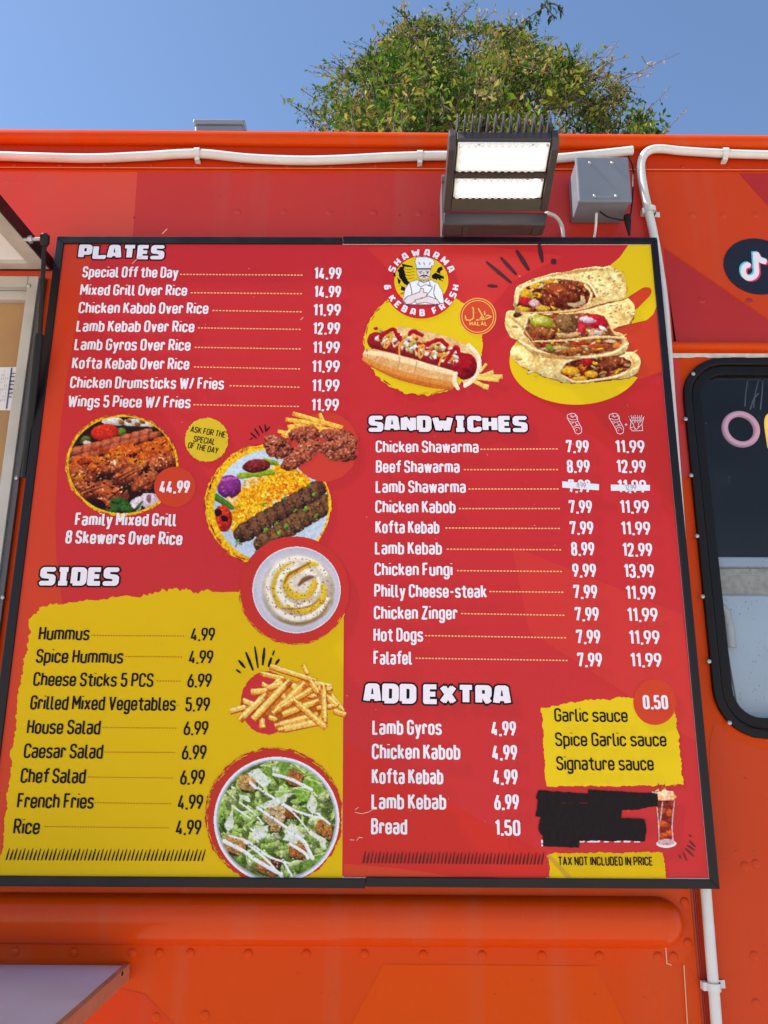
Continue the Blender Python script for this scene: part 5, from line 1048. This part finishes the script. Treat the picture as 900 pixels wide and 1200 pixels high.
def ring_text(txt, cx, cy, rx, ry, a0, a1, cap, outward=True):
    fl = Flat(L4); Ws = [glyph_polys(BLOCK, c, .85, .22, .07)[0]+.13 if c != ' ' else .45 for c in txt]; tot = sum(Ws); pos = 0
    for c, wd in zip(txt, Ws):
        if c != ' ':
            t = rad(a0+(a1-a0)*(pos+wd/2)/tot); up = np.array((math.cos(t), math.sin(t)))*(1 if outward else -1)
            o = np.array((cx+rx*math.cos(t), cy+ry*math.sin(t))); right = np.array((-up[1], up[0]))
            a, ps = glyph_polys(BLOCK, c, .85, .22, .07); ax = a/2
            fl.px([[tuple(o+right*((x-ax)*cap)+up*(y*cap)) for x, y in q] for q in ps])
        pos += wd
    return fl.build('emblem_lettering', WHT, face)
ring_text('SHAWARMA', 494, 331, 34, 31, -162, -18, 8.6)
ring_text('& KEBAB FRESH', 494, 331, 44.5, 39.5, 178, 2, 8.2, False)
# halal roundel
T = (410, 280, 4.737); cx, cy = T[0]+710/T[2], T[1]+430/T[2]; GOLD = pm('gold', (238, 172, 84))
fl = Flat(L3-.0001); fl.px([ring_pts(cx, cy, 21.8, 21.6, 50)]); fl.build('roundel_disc', pm('roundel', (206, 70, 36)), face)
fl = Flat(L3-.0002)
for r in (21.2, 18.6): fl.px(stroke_polys(ring_pts(cx, cy, r, r, 60)+[(cx+r, cy)], 1.1, 6))
def hl(pts, w): fl.px(stroke_polys(gp(pts, T), w/T[2], 6))
hl([(640, 425), (645, 448), (668, 452), (686, 440), (686, 385), (678, 380)], 8); hl([(700, 450), (720, 448), (735, 425), (718, 395), (712, 385)], 8); hl([(720, 448), (750, 446), (785, 432), (768, 424), (748, 428), (732, 445)], 8); hl([(748, 400), (750, 446)], 8)
fl.build('roundel_script', GOLD, face)
rows([('HALAL', T[0]+664/T[2], T[1]+482/T[2], T[0]+764/T[2], T[1]+482/T[2], 5)], GOLD, 'roundel_word', .22)
# glass of cola
p = Pic(600, 780, 3.75, 575, 495, 765, 815, .6)
for i in range(60):
    rnd = random.Random(i+60); a = rnd.uniform(-2.9, -.25); r = rnd.uniform(20, 95)*abs(math.sin(a))**.3; x = 672+r*math.cos(a)*.95; y = 590+r*math.sin(a)*.9; c = rnd.choice([(240, 150, 60), (250, 214, 160), (214, 100, 40), (252, 240, 226)]); p.blob(x, y, rnd.uniform(2, 7), rnd.uniform(2, 10), rnd.uniform(-40, 40), c, None, .5, 5, i)
p.blob(678, 575, 44, 30, 0, (248, 226, 196), (206, 110, 44), .5, 16, 2)
p.poly([(630, 592), (718, 592), (708, 700), (712, 775), (642, 775), (640, 700)], (150, 54, 50), .8, (78, 22, 24), 18, 3)
for q in ((668, 700, 30, 16, 20), (690, 740, 26, 16, -20), (665, 750, 22, 14, 10), (660, 640, 20, 14, 0), (695, 650, 16, 20, 0)): p.blob(*q, (206, 100, 40), (110, 30, 20), .4, 10, int(q[0]), .4)
for l in ([(634, 595), (644, 700), (646, 770)], [(714, 595), (704, 700), (708, 770)], [(662, 600), (652, 680)]): p.path(l, 3, (214, 170, 170))
p.disc(678, 782, 46, 20, (224, 206, 208)); p.disc(678, 776, 38, 13, (196, 160, 160)); p.stick(660, 784, 696, 784, 2, 2, (170, 140, 140), None, False)
p.build('food_picture', face, L3)
# bits of lettering left uncovered by the tape
tq = (600, 780, 3.75)
for a, b in ((296, 320), (330, 388), (403, 428), (448, 478), (490, 522), (536, 566)): fl = Flat(L3); fl.px([gp(fillet([(a, 768), (b, 768), (b-1, 777, 6), (a+1, 777, 6)]), tq)]); fl.build('covered_letter', WHT, face)
fl = Flat(L3)
fl.px([gp([(128, 765), (137, 766), (138, 782), (129, 781)], tq)]); fl.px([gp([(129, 786), (136, 786), (136, 794), (129, 794)], tq)]); fl.build('covered_mark', WHT, face)

# ------------------------------------------------------------------ things stuck on the board
tapes = [([(118, 548), (335, 562), (335, 603), (118, 604), (104, 580)], 0), ([(335, 546), (642, 562), (640, 622), (625, 618), (560, 632), (480, 636), (330, 618)], 1), ([(112, 600), (490, 612), (478, 674), (130, 668), (102, 662), (110, 632)], 2), ([(128, 660), (582, 674), (592, 722), (584, 772), (300, 770), (130, 745), (116, 716)], 3), ([(132, 730), (300, 760), (293, 801), (200, 797), (138, 792)], 4)]
m = MB()
for pts, i in tapes:
    q = torn([(600+x/3.75, 780+y/3.75, .5) for x, y in pts], 1.6, .5, i+30); a = at_many([k[0] for k in q], [k[1] for k in q], PY-.0017-.00012*i); m.prism(a, (0, .0001, 0))
m.build('black_tape', mat('matt_black_tape', (30, 22, 24), .55, var=.15, vs=60, bump=.2, bs=120, spec=.12), label='overlapping strips of torn black tape covering a line near the drink picture', cat='tape')
def sticker(quad, txt, box, label):
    m = MB(); m.prism([at(*p, PY-.0016) for p in quad], (0, -.0002, 0))
    o = m.build('price_sticker', mat('sticker_white', (226, 226, 232), .45), label=label, cat='sticker', group='paper price stickers on the menu')
    fl = Flat(PY-.0019); fl.line(txt, *box, 5.2, wt=.11); fl.build('sticker_price', pm('grey_ink', (120, 116, 122)), o)
sticker([(658.8, 564), (702, 567.4), (701.9, 574.6), (659, 571.4)], '8.99', (675.8, 571, 686.5, 571.8), 'small tilted white sticker reading 8.99 over the first lamb shawarma price')
sticker([(715.7, 567.9), (761.6, 568.2), (761.6, 575), (716, 575.2)], '12.99', (732.5, 573.8, 745.5, 574), 'small level white sticker reading 12.99 over the second lamb shawarma price')

# ------------------------------------------------------------------ floodlight over the board
lamp = empty('flood_light', (.285, -.05, 2.5), 'lit twin panel floodlight with dark finned housing above the menu board', 'flood light')
housing = mat('bronze_housing', (58, 50, 50), .45, var=.15, vs=30, bump=.05, bs=200)
yb_, yt_ = -.055, -.19
B0, B1 = at(519.7, 246.5, yb_), at(641.5, 247, yb_); Tl, Tr = at(526.5, 164.5, yt_), at(656.5, 165, yt_)
xv = (B1-B0)/np.linalg.norm(B1-B0); upv = ((Tl-B0)+(Tr-B1))/2; upv -= xv*(upv@xv); hgt = np.linalg.norm(upv); upv /= hgt; nv = np.cross(xv, upv); nv = nv if nv[1] < 0 else -nv
cen = (B0+B1+Tl+Tr)/4; wid = (np.linalg.norm(B1-B0)+np.linalg.norm(Tr-Tl))/2
def lp(u, v, d): return B0+(B1-B0)*((u+1)/2)+((Tl-B0)*(1-(u+1)/2)+(Tr-B1)*((u+1)/2))*((v+1)/2)-nv*d          # u, v in -1..1 over the lit face, d behind it
def lbox(m, u0, u1, v0, v1, d0, d1): m.hexa([lp(u0, v0, d0), lp(u1, v0, d0), lp(u1, v1, d0), lp(u0, v1, d0)], [lp(u0, v0, d1), lp(u1, v0, d1), lp(u1, v1, d1), lp(u0, v1, d1)])
m = MB(); lbox(m, -.86, .86, -1, 1, .006, .03); m.build('lamp_body', housing, lamp, bevel=.002)
for sgn in (-1, 1):
    m = MB(); a, b = (-1, -.862) if sgn < 0 else (.862, 1)
    m.prism([lp(a, -1, -.004), lp(a, .80, -.004), lp(a, 1.02, .012), lp(a, 1.02, .036), lp(a, -1, .034)], xv*(b-a)*wid/2); m.build('side_arm', housing, lamp, bevel=.0025)
for i in range(13):
    m = MB(); u = -.84+1.68*i/12
    m.prism([lp(u-.012, -.6, .0305), lp(u-.012, 1.0, .0305), lp(u-.012, 1.16, .026), lp(u-.012, 1.30, .04), lp(u-.012, 1.26, .06), lp(u-.012, -.6, .06)], xv*.024*wid/2); m.build('cooling_fin', housing, lamp, bevel=.0006)
m = MB(); lbox(m, -.855, .855, -.03, .11, -.002, .0055)
for i in range(26): u = -.82+1.64*i/25; lbox(m, u-.008, u+.008, .065, .10, -.0045, -.0022)
m.build('centre_bar', housing, lamp)
m = MB(); lbox(m, -.855, .855, -1, -.645, -.001, .0055); m.build('lower_plate', mat('olive_plate', (70, 66, 58), .42, var=.1), lamp)
led = mat('led_light', (250, 252, 250), .3, emit=.17); glow = mat('glowing_lens', (252, 253, 255), .15, emit=1.5)
clear = mat('clear_lens', (214, 216, 210), .12, var=.04, emit=.1)
for v0, v1 in ((.14, .93), (-.62, -.06)):
    m = MB(); lbox(m, -.835, .835, v0, v1, .0005, .0055)
    for i in range(12):
        for vv in (v0+(v1-v0)*.09, v1-(v1-v0)*.09): m.dome(lp(-.76+i*.122, vv, .0003), .0058, .004, nv, 10, 4)
    pn = m.build('led_panel', clear, lamp, bevel=.002)
    m = MB(); h = v1-v0; lbox(m, -.75, .57, v0+h*.12, v1-h*.12, -.0006, .0004); m.build('led_board', led, pn)
    m = MB()
    for i in range(11):
        for r_ in range(3): m.dome(lp(-.70+i*.122, v0+h*(.2+.3*r_), -.0007), .0058, .0045, nv, 12, 4)
    for vv in (v0+h*.3, v0+h*.72): m.dome(lp(.68, vv, .0003), .0115, .006, nv, 14, 4)
    m.build('lens_domes', glow, pn, smooth=True)
    m = MB()
    for uu in (-.79, -.45, .52, .79): m.dome(lp(uu, v1-h*.07, .0003), .0028, .002, nv, 8, 3)
    m.build('panel_screws', mat('zinc_screw', (0, 0, 0)), pn)
def at_z(px, py, z): d = ray(px, py); return CAM+d*((z-CAM[2])/d[2])
D0, D1, D2, D3 = at(519.7, 248.5, -.052), at(642, 249, -.052), at(639.5, 263.5, -.05), at(519, 263, -.05)
zb_ = D3[2]; yb2 = at_z(580, 276.5, zb_)[1]; bk = np.array([0, yb2+.05, 0])
m = MB(); m.hexa([D0, D1, D2, D3], [D0+bk, D1+bk, D2+bk, D3+bk]); m.build('driver_box', housing, lamp, bevel=.003)
for px in (543, 625):
    m = MB(); a = at_z(px, 266, zb_); b = at_z(px+5, 276, zb_); m.box(a[0], b[0], a[1], b[1]-.003, zb_-.003, zb_-.0002); m.build('box_lug', housing, lamp)
m = MB(); a = at(517.5, 210, -.03); m.tube([a, a+np.array([.012, 0, 0])], .0085, 12); c = at(519, 215, -.02); m.box(c[0]-.003, c[0]+.001, -.03, .045, at(519, 272, -.02)[2], c[2]); m.build('mount_bracket', mat('grey_bracket', (116, 110, 110), .45, metal=.4), lamp)
m = MB(); m.tube(smooth_path([at(640, 249, 0.0), at(651, 254, .02), at(658, 264, .03), at(660, 276, .035), at(660, 286, .04)], 6), .004, 10); m.build('power_cord', mat('pale_cord', (196, 188, 184), .5), lamp, smooth=True)

# junction box
JY = -.028
q = [at(675.6, 183.6, JY), at(737.6, 184, JY), at(740.2, 237.2, JY), at(676.8, 235, JY)]
jx0, jx1, jz0, jz1 = (q[0][0]+q[3][0])/2, (q[1][0]+q[2][0])/2, (q[2][2]+q[3][2])/2, (q[0][2]+q[1][2])/2
jb = empty('junction_box', ((jx0+jx1)/2, WY, jz0), 'grey square electrical junction box with four lid screws beside the floodlight', 'junction box')
JG = mat('grey_plastic', (116, 120, 128), .42, var=.06, vs=20)
m = MB(); m.box(jx0+.002, jx1-.002, JY+.012, WY-.001, jz0+.002, jz1-.002); m.build('box_body', JG, jb, bevel=.003)
m = MB(); m.box(jx0, jx1, JY, JY+.0115, jz0, jz1); m.build('lid', JG, jb, bevel=.003)
m = MB(); w_ = jx1-jx0; h_ = jz1-jz0
for u, v in ((.26, .86), (.68, .86), (.3, .12), (.70, .12)): one('lid_screw', mat('zinc_screw', (0, 0, 0)), jb, (jx0+u*w_, JY+.0002, jz0+v*h_), .0036, .0035)
m = MB(); fr_ = np.array([jx0+.52*w_, JY-.0004, jz0+.4*h_])
for k in range(4): m.dome(fr_+np.array([.004*math.cos(k*1.57), 0, .005*math.sin(k*1.57)]), .0012, .0005, (0, -1, 0), 6, 2)
m.box(jx0+.28*w_, jx0+.72*w_, JY-.0005, JY+.0005, jz0+.09*h_, jz0+.105*h_); m.build('moulded_marks', mat('grey_plastic_light', (138, 142, 148), .4), jb)
m = MB(); m.tube([at(699, 250, .0), at(698.5, 262, .0), at(697, 276, .02), at(696.5, 290, .03)], .0026, 8); m.build('white_wire', mat('white_pvc', (0, 0, 0)), jb, smooth=True)
m = MB(); m.tube(smooth_path([at(703, 248, .0), at(712, 254, -.005), at(722, 256.5, 0), at(734, 257, .0), at(740, 245, .01), at(742, 200, .03), at(736, 183, .03)], 5), .0017, 8); m.tube([at(735, 253, .0), at(736, 262, .0), at(737.5, 276, .002)], [.008, .0066, .002], 10); m.build('black_wire', black_rubber, jb, smooth=True)

# conduits with their clips
pvc = mat('white_pvc', (0, 0, 0))
def conduit(pts, r, label, n=8, ends=()):
    m = MB(); m.tube(smooth_path(pts, n), r, 16); o = m.build('conduit', pvc, label=label, cat='conduit', group='white conduits along the truck side', smooth=True); return o
CY = .034
A = [(-160, 186), (-40, 182), (0, 183), (50, 184.5), (110, 185.5), (170, 183), (232, 180), (290, 185.5), (350, 188), (400, 187), (460, 184), (520, 182.5), (580, 184), (640, 186), (690, 182), (741, 176.5)]
c1 = conduit([at(x, y, CY) for x, y in A], .0096, 'long wavy white conduit running left along the roof edge behind the floodlight')
Bp = [(1150, 186), (1000, 184), (900, 181.5), (850, 180), (800, 177), (775, 174.5), (762, 176), (754, 183), (751, 196), (754, 220), (760, 248), (766, 275), (772, 310), (777.5, 350), (781, 390), (785, 450)]
c2 = conduit([at(x, y, CY) for x, y in Bp]+[at(785+(x_-450)*.073, x_, CY) for x_ in (520, 600, 700, 800, 900)]+[at(825.5, 1020, CY), at(828.5, 1060, CY), at(834, 1130, CY), at(838.5, 1185, CY), at(846, 1290, CY)], .0088, 'white conduit bending down at the right of the menu board to its bottom corner')
def clip(owner, px, py, vert=False):
    c = at(px, py, CY); m = MB(); t = []
    ax = np.array([0, 0, 1.]) if not vert else np.array([1., 0, 0]); al = np.array([1., 0, 0]) if not vert else np.array([0, 0, 1.])
    for k in range(9):
        a = rad(-90+22.5*k); t.append(c+ax*(.0112*math.sin(a))+np.array([0, -.0112*math.cos(a), 0]))
    t = [t[0]+np.array([0, .014, 0])]+t+[t[-1]+np.array([0, .013, 0]), t[-1]+ax*.013+np.array([0, .0142, 0])]
    s_ = t[::-1] if not vert else t
    V = [p_-al*.006 for p_ in t]+[p_+al*.006 for p_ in t]; n = len(t); m.add(V, [(i, i+1, n+i+1, n+i) for i in range(n-1)])
    V2 = [p_+(np.array([0, -.0012, 0])) for p_ in V]; m.add(V2, [(i, i+1, n+i+1, n+i) for i in range(n-1)])
    m.box(*sorted((c[0]-al[0]*.005-ax[0]*.017, c[0]+al[0]*.005-ax[0]*.009)), c[1]-.002, WY-.004, *sorted((c[2]-al[2]*.006-ax[2]*.017, c[2]+al[2]*.006-ax[2]*.009)))
    m.build('clip', pvc, owner, smooth=True)
for px, py in ((231.5, 180), (492, 183)): clip(c1, px, py)
clip(c2, 849, 180); clip(c2, 762, 247, True); clip(c2, 836, 1156, True)
m = MB(); a = at(762.5, 247, CY); m.tube([a+np.array([-.0002, 0, .003]), a+np.array([.0002, 0, -.004])], .0094, 16); m.build('coupling', pvc, c2)

# round black sticker with the note emblem
sc = at(888, 312, WY-.0012); srx = (at(888, 312, WY)[0]-at(848, 312, WY)[0]); srz = srx*1.0
m = MB(); n = 64; m.prism([(sc[0]+srx*math.cos(2*math.pi*k/n), WY-.0016, sc[2]+srz*.93*math.sin(2*math.pi*k/n)) for k in range(n)], (0, .0008, 0))
st = m.build('round_sticker', mat('sticker_black', (26, 20, 30), .3), label='round black sticker with white, cyan and pink musical note emblem', cat='sticker')
def note(dx, dy, m, lv):
    fl = Flat(lv); T = (840+dx, 270+dy, 15.0)
    body = fillet([(572, 610), (500, 610, 60), (455, 700, 60), (500, 830, 110), (620, 845, 110), (705, 770, 80), (695, 640), (678, 385)], False, 6)
    ps = stroke_polys(gp(body, T), 92/15., 10)+stroke_polys(gp(fillet([(690, 395), (720, 480, 60), (790, 535, 60), (868, 548)], False, 6), T), 92/15., 10)
    fl.px(ps); fl.build('note_mark', m, st)
note(-1.8, -1.2, pm('cyan', (92, 200, 214)), WY-.0019); note(1.8, 1.3, pm('pink', (214, 60, 100)), WY-.0021); note(0, 0, WHT, WY-.0024)

# switched-off neon sign behind the window, its tubes brightened by added emission: ring plus the start of the next letter
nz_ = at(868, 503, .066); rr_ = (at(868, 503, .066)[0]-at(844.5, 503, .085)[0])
neon = empty('neon_sign', (nz_[0]+.1, .066, nz_[2]-rr_), 'switched-off neon sign given a faint glow, with pink ring and yellow letter hanging behind the window glass', 'neon sign')
m = MB(); m.tube([nz_+np.array([rr_*math.cos(a), 0, rr_*1.03*math.sin(a)]) for a in np.linspace(0, 2*math.pi, 49)], .0062, 14, cap=False); m.build('pink_tube', mat('pink_silicone_glow', (250, 190, 212), .45, var=.05, emit=.07), neon, smooth=True)
m = MB(); xo = nz_[0]+rr_*1.36+.0135; m.tube(smooth_path([(xo, .066, nz_[2]-rr_*1.2), (xo, .066, nz_[2]+rr_*.5), (xo+.012, .066, nz_[2]+rr_*.95), (xo+.05, .066, nz_[2]+rr_*1.0), (xo+.062, .066, nz_[2]+rr_*.5), (xo+.05, .066, nz_[2]), (xo+.005, .066, nz_[2]-.002)], 5), .0072, 12); m.build('yellow_tube', mat('yellow_silicone_glow', (246, 206, 96), .45, emit=.35), neon, smooth=True)
m = MB()
for l in ([(873, 476), (874, 460), (877, 440)], [(883, 478), (885, 462), (890, 440)], [(891, 480), (893, 460), (894, 440)], [(879, 480), (883, 468), (889, 461)]): m.tube(smooth_path([at(x, y, .088) for x, y in l], 4), .0012, 6)
m.build('hanging_wire', mat('clear_wire', (120, 124, 140), .3), neon)
# paper notice on the tan screen
n0 = [at(-40, 431, WY+.016), at(22.5, 430, WY+.016), at(16, 481, WY+.016), at(-46, 480, WY+.016)]
m = MB(); m.prism(n0, (0, .0005, 0)); no = m.build('paper_notice', mat('notice_paper', (214, 210, 212), .7), label='white paper notice with blue band and handwritten capitals behind the serving window', cat='notice')
fl = Flat(WY+.0152); fl.px([[(12.8, 431), (14.6, 431), (8.4, 479), (6.6, 479)]])
fl.build('blue_band', mat('print_blue', (70, 80, 130), .5), no)
fl = Flat(WY+.0148)
o = np.array((12.6, 436.)); al = np.array((-.9, 6.9)); al = al/np.linalg.norm(al); up = np.array((1., .06)); x = 0
for c in 'TEXCAST':
    a, ps = glyph_polys(NARROW, c, .62, .14); fl.px([[tuple(o+al*((u+x)*7.2)+up*(v*6.6)) for u, v in q_] for q_ in ps]); x += a*1.0+.28
fl.build('handwriting', mat('ink', (48, 46, 74), .5), no)
fl = Flat(WY+.0148); rnd = random.Random(2)
for k in range(4):
    for j in range(9):
        if rnd.random() < .75: x0 = 9.6-k*2.3-j*.55; y0 = 434+j*4.2; fl.px([[(x0, y0), (x0+.6, y0), (x0+.2, y0+rnd.uniform(1.5, 3.4)), (x0-.4, y0+2.4)]])
fl.build('small_print', mat('print_grey', (150, 146, 150), .5), no)

# ------------------------------------------------------------------ tree behind the truck
tree = empty('tree', (1.1, 5.6, 0), 'dense bushy green tree rising behind the truck roof with straggly twigs', 'tree')
bark = mat('bark', (92, 74, 58), .85, var=.3, vs=12, bump=.4, bs=30)
TY = 5.6
m = MB(); m.tube(smooth_path([(1.1, TY, -.05), (1.06, TY+.05, 1.6), (1.15, TY, 3.2), (1.1, TY-.05, 4.8), (1.12, TY, 6.6)], 5), [.19]+[.17-.0055*i for i in range(20)], 12)
m.build('trunk', bark, tree, smooth=True)
rs = np.random.RandomState(11); rnd = random.Random(11)
OUTL = [(350, 155), (362, 132), (380, 112), (388, 84), (410, 76), (425, 60), (440, 56), (455, 40), (470, 22), (486, 16), (500, 20), (520, 18), (545, 24), (575, 24), (602, 30), (622, 36), (640, 52), (655, 66), (678, 70), (700, 80), (718, 84), (728, 100), (738, 118), (752, 128), (768, 138), (780, 155), (792, 190), (800, 260), (780, 330), (640, 400), (470, 400), (360, 330), (338, 240), (340, 190)]
def inside(x, y, P=OUTL):
    k = False
    for (ax, ay), (bx, by) in zip(P, P[1:]+P[:1]):
        if (ay > y) != (by > y) and x < (bx-ax)*(y-ay)/(by-ay)+ax: k = not k
    return k
def edge(x, y):
    d = 1e9
    for (ax, ay), (bx, by) in zip(OUTL, OUTL[1:]+OUTL[:1]):
        L2_ = (bx-ax)**2+(by-ay)**2; t = max(0, min(1, ((x-ax)*(bx-ax)+(y-ay)*(by-ay))/L2_)); d = min(d, math.hypot(x-ax-t*(bx-ax), y-ay-t*(by-ay)))
    return d
LC = [np.array(c) for c in ((74, 104, 28), (92, 118, 32), (54, 84, 24), (104, 120, 38), (126, 134, 48), (40, 64, 20), (112, 108, 44), (64, 98, 24), (34, 58, 18), (146, 130, 84))]
LV, LF, LCol = [], [], []
def leaf(c, d, nrm, L, W, col):
    d = d/np.linalg.norm(d); s_ = np.cross(d, nrm); s_ /= np.linalg.norm(s_)+1e-9; k = len(LV); mid = c+d*L*.5; up = np.cross(s_, d)*L*.09
    LV.extend([c, mid+s_*W*.5+up, c+d*L, mid-s_*W*.5+up]); LF.append((k, k+1, k+2)); LF.append((k, k+2, k+3)); LCol.extend([lin(col)]*4)
tw = MB(); count = 0; tries = 0
while count < 2700 and tries < 60000:
    tries += 1
    x, y = rnd.uniform(335, 805), rnd.uniform(10, 400)
    if y > 190 and rnd.random() < .75: continue
    if not inside(x, y): continue
    e = edge(x, y)-16*vn(np.array([x]), np.array([y]), 30, 4)[0]+2
    if e < 0: continue
    if e < 10 and rnd.random() < .4: continue
    void = vn(np.array([x]), np.array([y]), 26, 9)[0]
    if e > 8 and void < .43 and rnd.random() < .84: continue
    hw = min(1.5, .18+e/60.); dep = TY+rnd.uniform(-1, 1)*hw*(.9 if rnd.random() < .7 else .4)-.15+(.5-void)*2.0
    c = at(x, y, dep); count += 1
    base = rnd.choice(LC); yell = rnd.random() < .16; big = rnd.random() < .06
    rad_c = rnd.uniform(.09, .2)*(1 if e > 14 else .6)
    dirc = np.array([rnd.gauss(0, .5), rnd.gauss(-.3, .5), rnd.gauss(.55, .4)]); dirc /= np.linalg.norm(dirc)
    if rnd.random() < .5: tw.tube([c-dirc*rad_c*1.6, c, c+dirc*rad_c*1.1], [.006, .0045, .0015], 5, False)
    for k in range(rnd.randint(12, 22)):
        q_ = c+rs.normal(0, 1, 3)*rad_c*np.array([.55, .55, .5]); dd = rs.normal(0, 1, 3)+dirc*.8; nn = rs.normal(0, .6, 3)+np.array([0, -.2, 1.])
        col = np.clip(base*rnd.uniform(.8, 1.2)+(np.array((34, 8, 14)) if yell else 0), 0, 255); L = rnd.uniform(.04, .078)*(1.35 if big else 1)
        leaf(q_, dd, nn, L, L*rnd.uniform(.36, .52), col)
for i in range(150):                             # loose shoots that break the outline
    k = rnd.randrange(22); (ax, ay), (bx, by) = OUTL[k], OUTL[k+1]; t = rnd.random(); x, y = ax+(bx-ax)*t, ay+(by-ay)*t
    p0 = at(x*.93+570*.07, y*.9+19, TY+rnd.uniform(-.9, .6)); ln = rnd.uniform(.14, .42); out = np.array([(x-570)/230+rnd.gauss(0, .5), rnd.gauss(0, .4), .55+rnd.gauss(0, .35)]); out /= np.linalg.norm(out)
    p1 = p0+out*ln; bend = np.array([0, 0, -.25*ln]); qs = smooth_path([p0, (p0+p1)/2-bend*.3, p1+bend*.5], 5); tw.tube(qs, np.linspace(.0045, .0012, len(qs)), 5, False)
    base = rnd.choice(LC) if rnd.random() < .72 else np.array((150, 128, 92))
    for j in range(rnd.randint(7, 16)):
        q_ = qs[min(len(qs)-1, int(len(qs)*rnd.random()**.7))]+rs.normal(0, .012, 3); L = rnd.uniform(.03, .062); leaf(q_, out*.7+rs.normal(0, .7, 3), rs.normal(0, .7, 3)+np.array([0, -.3, .8]), L, L*rnd.uniform(.34, .5), np.clip(base*rnd.uniform(.8, 1.2), 0, 255))
for px, py in ((452, 72), (458, 78), (446, 66), (460, 62), (470, 82), (466, 70), (452, 86)):       # a few broad lime leaves
    leaf(at(px, py, TY-.75), np.array([rnd.uniform(-.6, .6), -.3, -.5]), np.array([0, -1, .5]), .11, .085, np.array((128, 178, 46)))
m = MB(); m.add(LV, LF); m.build('crown', attr_mat('leaf', .6, 0, .3), tree, cols=np.array(LCol))
LV, LF, LCol = [], [], []
def twig(pts, dep, n, cols, L0_=.05, r=.006, droop=.2):
    q = smooth_path([at(x, y, dep) for x, y in pts], 8); tw.tube(q, np.linspace(r, r*.3, len(q)), 5, False)
    for k in range(n):
        i = int(len(q)*(.25+.75*rnd.random()))-1; dd = rs.normal(0, .7, 3)+np.array([0, 0, -droop]); L = rnd.uniform(.6, 1.2)*L0_; leaf(q[i]+rs.normal(0, .012, 3), dd, rs.normal(0, 1, 3)+np.array([0, -.6, .4]), L, L*.42, np.array(rnd.choice(cols))*rnd.uniform(.85, 1.15))
DRY = [(190, 160, 136), (170, 140, 112), (150, 132, 100), (120, 124, 70)]
for pts, n in (([(715, 100), (745, 86), (770, 74), (797, 62)], 22), ([(752, 66), (757, 74), (766, 80)], 6), ([(748, 138), (766, 122), (786, 101)], 14), ([(765, 158), (785, 148), (805, 126)], 24), ([(690, 88), (712, 66), (725, 47)], 16), ([(660, 80), (672, 68), (685, 56)], 14), ([(480, 30), (474, 12), (472, 3)], 16), ([(486, 28), (496, 16), (504, 14)], 10), ([(390, 90), (380, 82), (362, 76)], 8), ([(405, 80), (396, 70), (388, 62)], 10), ([(372, 118), (358, 108), (352, 105)], 8), ([(560, 30), (566, 16), (572, 12)], 8), ([(430, 60), (440, 44), (446, 36)], 10), ([(704, 84), (708, 78), (716, 74)], 10), ([(640, 60), (645, 50), (652, 44)], 12), ([(530, 24), (535, 14), (540, 10)], 8), ([(600, 34), (598, 22), (604, 12)], 8)): twig(pts, TY-.3, n, DRY, .042, .0055)
GREEN = [(40, 70, 34), (52, 84, 40), (34, 58, 32)]
for pts, n in (([(596, 40), (612, 26), (632, 12), (650, 4)], 16), ([(632, 12), (640, 2), (642, -10)], 8), ([(648, 4), (656, 8), (660, 14)], 10), ([(640, 8), (646, 16), (647, 24)], 10), ([(616, 24), (624, 26), (622, 30)], 7)): twig(pts, TY-.5, n, GREEN, .085, .009, .9)
tw.build('twigs', bark, tree)
if LV: m = MB(); m.add(LV, LF); m.build('shoot_leaves', attr_mat('leaf', .6, 0, .3), tree, cols=np.array(LCol))
